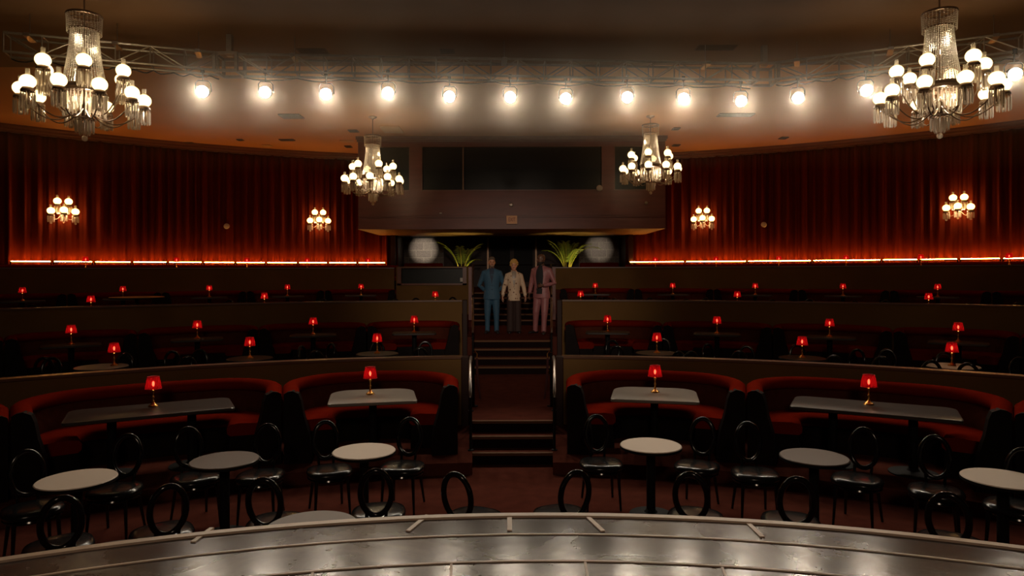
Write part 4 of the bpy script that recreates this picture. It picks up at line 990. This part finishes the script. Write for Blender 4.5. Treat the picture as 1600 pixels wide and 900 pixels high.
M['shoe'] = mat('dark_shoe_leather', (0.015, 0.012, 0.012), 0.3, noise=(20, (0.02, 0.016, 0.016), 0.5))
M['hair_brown'] = mat('greying_brown_hair', (0.11, 0.07, 0.045), 0.7, noise=(60, (0.2, 0.15, 0.11), 0.8), bump=(80, 0.6))
M['beard_brown'] = mat('greying_beard', (0.16, 0.10, 0.07), 0.8, noise=(60, (0.26, 0.19, 0.14), 0.8))
M['hair_blonde'] = mat('curly_blonde_hair', (0.70, 0.42, 0.12), 0.6, noise=(40, (0.45, 0.24, 0.06), 0.8), bump=(45, 0.9))
M['beard_black'] = mat('black_beard', (0.02, 0.013, 0.01), 0.85, noise=(60, (0.03, 0.02, 0.015), 0.6))
M['eye'] = mat('eye_dark', (0.02, 0.015, 0.012), 0.2, noise=(9, (0.015, 0.01, 0.01), 0.3))
M['lip'] = mat('lips', (0.42, 0.08, 0.07), 0.4, noise=(9, (0.36, 0.07, 0.06), 0.3))
def floral():
    m, N, L = nt('cream_floral_cloth'); b = N['Principled BSDF']; tc = N.new('ShaderNodeTexCoord')
    v = N.new('ShaderNodeTexVoronoi'); v.inputs['Scale'].default_value = 13; L.new(tc.outputs['Object'], v.inputs['Vector'])
    rp = N.new('ShaderNodeValToRGB'); e = rp.color_ramp.elements
    e[0].position = 0.22; e[0].color = (0.16, 0.06, 0.03, 1); e[1].position = 0.30; e[1].color = (0.62, 0.46, 0.32, 1)
    L.new(v.outputs['Distance'], rp.inputs[0]); L.new(rp.outputs[0], b.inputs['Base Color']); b.inputs['Roughness'].default_value = 0.6; return m
M['floral'] = floral()

def remesh(o, v, sm=4):
    r = o.modifiers.new('join', 'REMESH'); r.mode = 'VOXEL'; r.voxel_size = v; r.use_smooth_shade = True
    s = o.modifiers.new('soften', 'SMOOTH'); s.factor = 0.5; s.iterations = sm
    return o
def eloft(m, rings, n=28, T=None):       # rings: (cx, cy, z, rx, ry)
    m.loft([[(cx+rx*math.cos(2*PI*j/n), cy+ry*math.sin(2*PI*j/n), z) for j in range(n)] for cx, cy, z, rx, ry in rings], T)
def hand(m, w, d, side, pn, curl=0.4, s=1.0):
    """w wrist point, d direction of the hand, side unit vector from palm centre to thumb, pn direction the fingers curl towards"""
    w = Vector(w); d = Vector(d).normalized(); side = Vector(side); side = (side-d*side.dot(d)).normalized(); pn = Vector(pn); pn = (pn-d*pn.dot(d)).normalized()
    for t in (-0.024, -0.008, 0.008, 0.024):
        m.tube([w-d*0.02, w+d*0.03*s+side*t*0.7, w+d*0.088*s+side*t], [0.018, 0.016, 0.012], 8)
    for t, ln in ((0.030, 0.068), (0.010, 0.078), (-0.010, 0.073), (-0.029, 0.058)):
        p = w+d*0.083*s+side*t; a = 0.12; pts = [p]
        for k in range(3):
            a += curl*(0.7+0.4*k); p = p+(d*math.cos(a)+pn*math.sin(a))*ln*s/3; pts.append(p)
        m.tube(pts, [0.0098, 0.009, 0.0082, 0.0068], 8)
    b = w+d*0.022*s+side*0.026; m.tube([b, b+(side*0.75+d*0.6+pn*0.15)*0.032, b+(side*0.75+d*0.9+pn*0.4)*0.05, b+(side*0.55+d*1.3+pn*0.6)*0.062], [0.013, 0.0115, 0.010, 0.0078], 8)
def head_mesh(m, c, T, fem=False, k=1.0):
    """c = centre of the head in body space, T turns the head"""
    Q = Matrix.Translation(c) @ T
    w = 0.074 if not fem else 0.070
    eloft(m, [(0, -0.035, -0.120, 0.022, 0.025), (0, -0.030, -0.108, 0.040, 0.048), (0, -0.018, -0.085, 0.055, 0.066), (0, -0.006, -0.05, w*0.90, 0.082), (0, 0, -0.01, w*0.98, 0.092),
              (0, 0.002, 0.03, w*1.03, 0.096), (0, 0.004, 0.065, w*0.98, 0.092), (0, 0.006, 0.095, w*0.78, 0.074), (0, 0.008, 0.113, w*0.45, 0.045), (0, 0.008, 0.12, 0.008, 0.008)], 28, Q)
    m.tube([(0, -0.086, 0.018), (0, -0.100, -0.008), (0, -0.108, -0.028), (0, -0.088, -0.036)], [0.008, 0.011, 0.014, 0.008], 8, T=Q)
    m.tube([(-0.04, -0.082, 0.028), (0, -0.092, 0.026), (0.04, -0.082, 0.028)], 0.008, 6, T=Q)
    m.tube([(-0.018, -0.090, -0.056), (0, -0.096, -0.055), (0.018, -0.090, -0.056)], 0.007, 6, T=Q)
    for s in (-1, 1): m.ball((s*(w+0.004), 0.008, -0.006), 0.010, 0.019, 0.030, 10, 8, Q)
def face_bits(body, c, T, fem, hairm, brow=True):
    Q = Matrix.Translation(c) @ T
    for s in (-1, 1):
        m = MB(); m.ball((s*0.030, -0.083, 0.006), 0.012, 0.009, 0.007, 10, 6, Q); m.build('eye', 'eye', body)
        if brow: m = MB(); m.tube([(s*0.015, -0.093, 0.024), (s*0.032, -0.091, 0.030), (s*0.046, -0.080, 0.025)], [0.004, 0.005, 0.003], 6, T=Q); m.build('eyebrow', hairm, body)
    m = MB(); m.tube([(-0.022, -0.090, -0.055), (0, -0.0995, -0.058), (0.022, -0.090, -0.055)], [0.003, 0.006, 0.003], 6, T=Q); m.build('mouth', 'lip', body)
SUIT = [(0.80, 0.205, 0.135), (0.90, 0.200, 0.130), (1.02, 0.178, 0.118), (1.10, 0.172, 0.115), (1.20, 0.186, 0.122), (1.32, 0.212, 0.128), (1.40, 0.222, 0.120), (1.465, 0.200, 0.100), (1.51, 0.125, 0.080), (1.54, 0.072, 0.066)]
def front_y(prof, x, z, off):
    for (z0, a0, b0), (z1, a1, b1) in zip(prof, prof[1:]):
        if z0 <= z <= z1: u = (z-z0)/(z1-z0); rx, ry = a0+(a1-a0)*u, b0+(b1-b0)*u; break
    else: rx, ry = (prof[0][1:] if z < prof[0][0] else prof[-1][1:])
    return -ry*math.sqrt(max(0.02, 1-(x/rx)**2))-off
def patch(prof, rows, off, th=0.006, n=8):
    m = MB(); R1 = []
    for z, x0, x1 in rows:
        f = [(x0+(x1-x0)*j/n, front_y(prof, x0+(x1-x0)*j/n, z, off), z) for j in range(n+1)]
        b = [(x, y+th+off+0.01, zz) for x, y, zz in reversed(f)]
        R1.append(f+b)
    m.loft(R1); return m
def person(loc, rz, H, sp):
    t = empty('person', loc, rz); k = H/1.80; t.scale = (k, k, k)
    J = sp; fem = sp.get('fem', False)
    sh = 0.19 if not fem else 0.165
    hc = Vector((0, -0.015, 1.680)); HT = Matrix.Rotation(R(sp.get('turn', 0)), 4, 'Z') @ Matrix.Rotation(R(sp.get('tilt', 0)), 4, 'Y')
    prof = [(z, a*(sp.get('wide', 1)), b) for z, a, b in SUIT]
    # one continuous body
    m = MB(); head_mesh(m, hc, HT, fem)
    m.tube([(0, 0.02, 1.46), (0, 0.012, 1.53), (0, 0.0, 1.60), (0, 0.0, 1.64)], [0.062, 0.054, 0.052, 0.05], 16)
    eloft(m, [(0, 0, z, a*0.90, b*0.88) for z, a, b in prof])
    for s, arm in ((-1, J['armL']), (1, J['armR'])):
        S, E, Wr = Vector((s*sh*0.98, 0.005, 1.43)), Vector(arm[0]), Vector(arm[1])
        m.tube([S, (S+E)/2, E, (E+Wr)/2, Wr], [0.050, 0.045, 0.038, 0.034, 0.026], 14)
        hand(m, Wr, arm[2], arm[3], arm[4], arm[5], 0.92 if fem else 1.0)
    for s, leg in ((-1, J['legL']), (1, J['legR'])):
        Hp, K, A = Vector((s*0.09, 0, 0.90)), Vector(leg[0]), Vector(leg[1])
        m.tube([Hp, (Hp+K)/2, K, K+(A-K)*0.4, A], [0.085, 0.075, 0.052, 0.055, 0.036], 16)
        f = Vector((math.sin(R(leg[2])), -math.cos(R(leg[2])), 0)); m.tube([A+Vector((0, 0, -0.02)), Vector((A.x, A.y, 0.026))+f*0.08, Vector((A.x, A.y, 0.022))+f*0.13], [0.028, 0.016, 0.012], 10)
    body = remesh(m.build('body', sp['skin'], t, angle=180), 0.0065, 2)
    face_bits(body, hc, HT, fem, sp['hairm'] if sp['hairm'] else 'beard_black')
    # trousers
    m = MB(); eloft(m, [(0, 0.002, 0.80, 0.175, 0.118), (0, 0.002, 0.9, 0.178, 0.12), (0, 0, 1.0, 0.165, 0.11), (0, 0, 1.05, 0.155, 0.105)])
    hem = sp.get('hem', 0.056)
    for s, leg in ((-1, J['legL']), (1, J['legR'])):
        Hp, K, A = Vector((s*0.088, 0.002, 0.88)), Vector(leg[0]), Vector(leg[1])
        m.tube([Hp, (Hp+K)/2, K, K+(A-K)*0.5, A+Vector((0, 0, -0.05))], [0.098, 0.090, (0.068+hem*0.15 if not fem else 0.086), (0.064+hem)/2 if not fem else 0.088, hem], 20)
    remesh(m.build('trousers', sp['trouserm'], t, angle=180), 0.013, 4)
    # jacket with sleeves
    m = MB(); eloft(m, [(0, 0, z, a, b) for z, a, b in prof])
    for s, arm in ((-1, J['armL']), (1, J['armR'])):
        S, E, Wr = Vector((s*sh*0.96, 0.005, 1.435)), Vector(arm[0]), Vector(arm[1])
        m.tube([Vector((s*sh*0.55, 0.005, 1.46)), S, (S+E)/2, E, (E+Wr)/2, Wr-(Wr-E)*0.06], [0.060, 0.068, 0.060, 0.054, 0.049, 0.041], 18)
    jk = remesh(m.build('jacket', sp['jacketm'], t, angle=180), 0.012, 4)
    vz = sp['vz']; op = sp.get('open', False)
    # shirt in the opening, lapels, buttons, pocket flaps
    rows = [(vz, -0.006, 0.006), (vz+(1.535-vz)*0.35, -0.036, 0.036), (vz+(1.535-vz)*0.7, -0.060, 0.060), (1.50, -0.058, 0.058), (1.545, -0.045, 0.045)]
    if op: rows = [(0.90, -0.075, 0.06), (1.0, -0.08, 0.065), (1.15, -0.085, 0.075), (1.3, -0.09, 0.09), (1.42, -0.08, 0.08), (1.50, -0.055, 0.055), (1.545, -0.045, 0.045)]
    patch(prof, rows, 0.004, 0.004).build('shirt', sp['shirtm'], t)
    m = MB(); m.tube([(0.062*math.cos(q), 0.012+0.058*math.sin(q), 1.54-0.018*math.sin(q)*-1) for q in [2*PI*j/20 for j in range(20)]], 0.011, 8, closed=True, flat=1.8); m.build('collar', sp['shirtm'] if not fem else sp['jacketm'], t)
    for s in (-1, 1):
        rr = [(vz, s*0.002, s*0.016), (vz+0.08, s*0.018, s*0.052), (vz+(1.5-vz)*0.6, s*0.042, s*0.098), (vz+(1.5-vz)*0.75, s*0.05, s*0.085), (1.49, s*0.056, s*0.094), (1.525, s*0.05, s*0.075)]
        if op: rr = [(z, x0+s*(0.052 if z < 1.45 else 0.012), x1+s*(0.048 if z < 1.45 else 0.012)) for z, x0, x1 in rr]
        patch(prof, rr, 0.010, 0.006, 5).build('lapel', sp['jacketm'], jk)
        patch(prof, [(0.935, s*0.07, s*0.15), (0.975, s*0.068, s*0.148)], 0.010, 0.006, 5).build('pocket_flap', sp['jacketm'], jk)
    for z in sp.get('buttons', ()):
        m = MB(); m.ball((0.008, front_y(prof, 0.008, z, 0.012), z), 0.010, 0.005, 0.010, 10, 6); m.build('button', 'shoe', jk)
    for s, leg in ((-1, J['legL']), (1, J['legR'])):
        A = Vector(leg[1]); q = R(leg[2]); T = Matrix.Translation((A.x, A.y, 0)) @ Matrix.Rotation(q, 4, 'Z')
        m = MB(); rings = []
        for y, w, h in ((0.075, 0.022, 0.05), (0.06, 0.036, 0.075), (0.02, 0.040, 0.085), (-0.04, 0.041, 0.075), (-0.09, 0.046, 0.055), (-0.14, 0.043, 0.045), (-0.175, 0.030, 0.035), (-0.188, 0.012, 0.025)):
            rings.append([(w*math.cos(a), y, max(0.0, h*0.5+h*0.5*math.sin(a))) for a in [2*PI*j/16 for j in range(16)]])
        m.loft(rings, T); m.build('shoe', 'shoe', t, angle=60)
    Q = Matrix.Translation(hc) @ HT
    if sp['hair'] == 'short':
        m = MB(); eloft(m, [(0, 0.03, -0.03, 0.072, 0.078), (0, 0.022, 0.01, 0.081, 0.090), (0, 0.014, 0.05, 0.083, 0.097), (0, 0.006, 0.085, 0.077, 0.097), (0.004, 0.000, 0.115, 0.060, 0.080), (0.006, 0.004, 0.134, 0.035, 0.05), (0.006, 0.008, 0.139, 0.008, 0.01)], 28, Q)
        m.tube([(-0.055, -0.07, 0.085), (-0.02, -0.09, 0.098), (0.03, -0.088, 0.100), (0.058, -0.066, 0.085)], [0.016, 0.022, 0.022, 0.014], 8, T=Q)
        remesh(m.build('hair', sp['hairm'], body, angle=180), 0.008, 2)
        m = MB(); eloft(m, [(0, -0.036, -0.128, 0.026, 0.028), (0, -0.031, -0.112, 0.046, 0.054), (0, -0.020, -0.088, 0.061, 0.071), (0, -0.006, -0.070, 0.068, 0.076), (0, 0.0, -0.062, 0.066, 0.070)], 24, Q); m.build('beard', 'beard_brown', body)
        for s in (-1, 1): m = MB(); m.tube([(0, -0.098, -0.044), (s*0.018, -0.095, -0.047), (s*0.030, -0.084, -0.062)], [0.006, 0.006, 0.004], 6, T=Q); m.build('moustache', 'beard_brown', body)
    elif sp['hair'] == 'curly':
        rnd = random.Random(4); m = MB(); eloft(m, [(0, 0.03, -0.045, 0.070, 0.070), (0, 0.022, 0.01, 0.086, 0.092), (0, 0.012, 0.06, 0.090, 0.102), (0, 0.002, 0.10, 0.080, 0.096), (0, 0.002, 0.14, 0.045, 0.055)], 24, Q)
        for i in range(110):
            a = rnd.uniform(0, 2*PI); e = rnd.uniform(-0.35, 1.5); x, y, z = 0.093*math.cos(e)*math.cos(a), 0.012+0.104*math.cos(e)*math.sin(a), 0.045+0.105*math.sin(e)
            if y < -0.045 and z < 0.072: continue
            m.ball((x, y, z), rnd.uniform(0.015, 0.025), n=8, k=6, T=Q)
        remesh(m.build('hair', sp['hairm'], body, angle=180), 0.007, 1)
    else:
        m = MB(); eloft(m, [(0, -0.037, -0.134, 0.028, 0.030), (0, -0.033, -0.116, 0.048, 0.056), (0, -0.021, -0.088, 0.062, 0.073), (0, -0.006, -0.064, 0.070, 0.079), (0, 0.0, -0.055, 0.068, 0.072)], 24, Q); m.build('beard', 'beard_black', body)
        for s in (-1, 1): m = MB(); m.tube([(0, -0.099, -0.044), (s*0.018, -0.096, -0.047), (s*0.030, -0.085, -0.062)], [0.006, 0.006, 0.004], 6, T=Q); m.build('moustache', 'beard_black', body)
    tag(t, sp['label'], 'person'); return t
PDp = 15.9
def at_feet(px, D=PDp): return ((px-800)*D/F, D, Z_LAND)
legs = dict(legL=((-0.105, -0.015, 0.49), (-0.11, 0.0, 0.085), -14), legR=((0.105, -0.015, 0.49), (0.11, 0.0, 0.085), 14))
person(at_feet(768.5), 0, 1.80, dict(legs, skin='skin_light', hair='short', hairm='hair_brown', turn=6, jacketm='blue_suit', trouserm='blue_suit', shirtm='blue_shirt', vz=1.17, buttons=(1.13, 1.04),
    armL=((-0.305, 0.07, 1.13), (-0.13, 0.19, 0.97), (0.8, 0.05, -0.25), (0, 0.2, 1), (0, 1, 0), 0.35), armR=((0.285, 0.08, 1.13), (0.12, 0.20, 0.96), (-0.8, 0.1, -0.3), (0, 0.2, 1), (0, 1, 0), 0.35),
    label='person with a short beard in a blue suit and dark shirt, hands behind the back'))
person(at_feet(803), 2*PI/180, 1.72, dict(fem=True, wide=0.87, hem=0.088, skin='skin_fair', hair='curly', hairm='hair_blonde', turn=-4, jacketm='floral', trouserm='dark_trousers', shirtm='silk_top', vz=1.14, buttons=(1.10,),
    legL=((-0.09, -0.01, 0.49), (-0.095, 0.0, 0.085), -10), legR=((0.09, -0.01, 0.49), (0.095, 0.0, 0.085), 12),
    armL=((-0.245, 0.02, 1.13), (-0.285, -0.03, 0.90), (-0.15, -0.1, -1), (0.1, -1, 0), (1, 0.1, 0), 0.3), armR=((0.245, 0.02, 1.13), (0.285, -0.03, 0.90), (0.15, -0.1, -1), (-0.1, -1, 0), (-1, 0.1, 0), 0.3),
    label='person with short curly blonde hair in a cream patterned blazer and wide dark trousers'))
person(at_feet(846, 15.75), R(-24), 1.87, dict(skin='skin_dark', hair='none', hairm=None, turn=-42, tilt=0, jacketm='mauve_suit', trouserm='mauve_suit', shirtm='black_shirt', vz=1.02, open=True, buttons=(),
    legL=((-0.12, -0.03, 0.49), (-0.17, 0.03, 0.085), -32), legR=((0.10, -0.07, 0.50), (0.085, -0.09, 0.085), 20),
    armL=((-0.26, 0.03, 1.13), (-0.27, -0.06, 0.90), (-0.15, -0.15, -1), (0.2, -1, 0), (1, 0.1, 0), 0.35), armR=((0.315, 0.0, 1.14), (0.10, -0.185, 1.09), (-1, -0.15, -0.12), (-0.1, -0.2, 1), (0.2, 1, 0), 0.5),
    label='bald person with a black beard in a mauve suit looking sideways'))
# ------------------------------------------------------------------ haze filling the hall
m = MB(); m.box(-11, 11, 9.8, 14.6, H0+2.2, CEIL-0.01)
hz = m.build('haze', 'white', smooth=False)
hm, N, L = nt('thin_haze'); N.remove(N['Principled BSDF']); v = N.new('ShaderNodeVolumeScatter'); v.inputs['Density'].default_value = HAZE; v.inputs['Anisotropy'].default_value = 0.84; v.inputs['Color'].default_value = (1, 0.90, 0.76, 1)
L.new(v.outputs[0], N['Material Output'].inputs['Volume']); hz.data.materials.clear(); hz.data.materials.append(hm)
tag(hz, 'thin theatrical haze glowing around the stage lights', 'haze', kind='stuff')
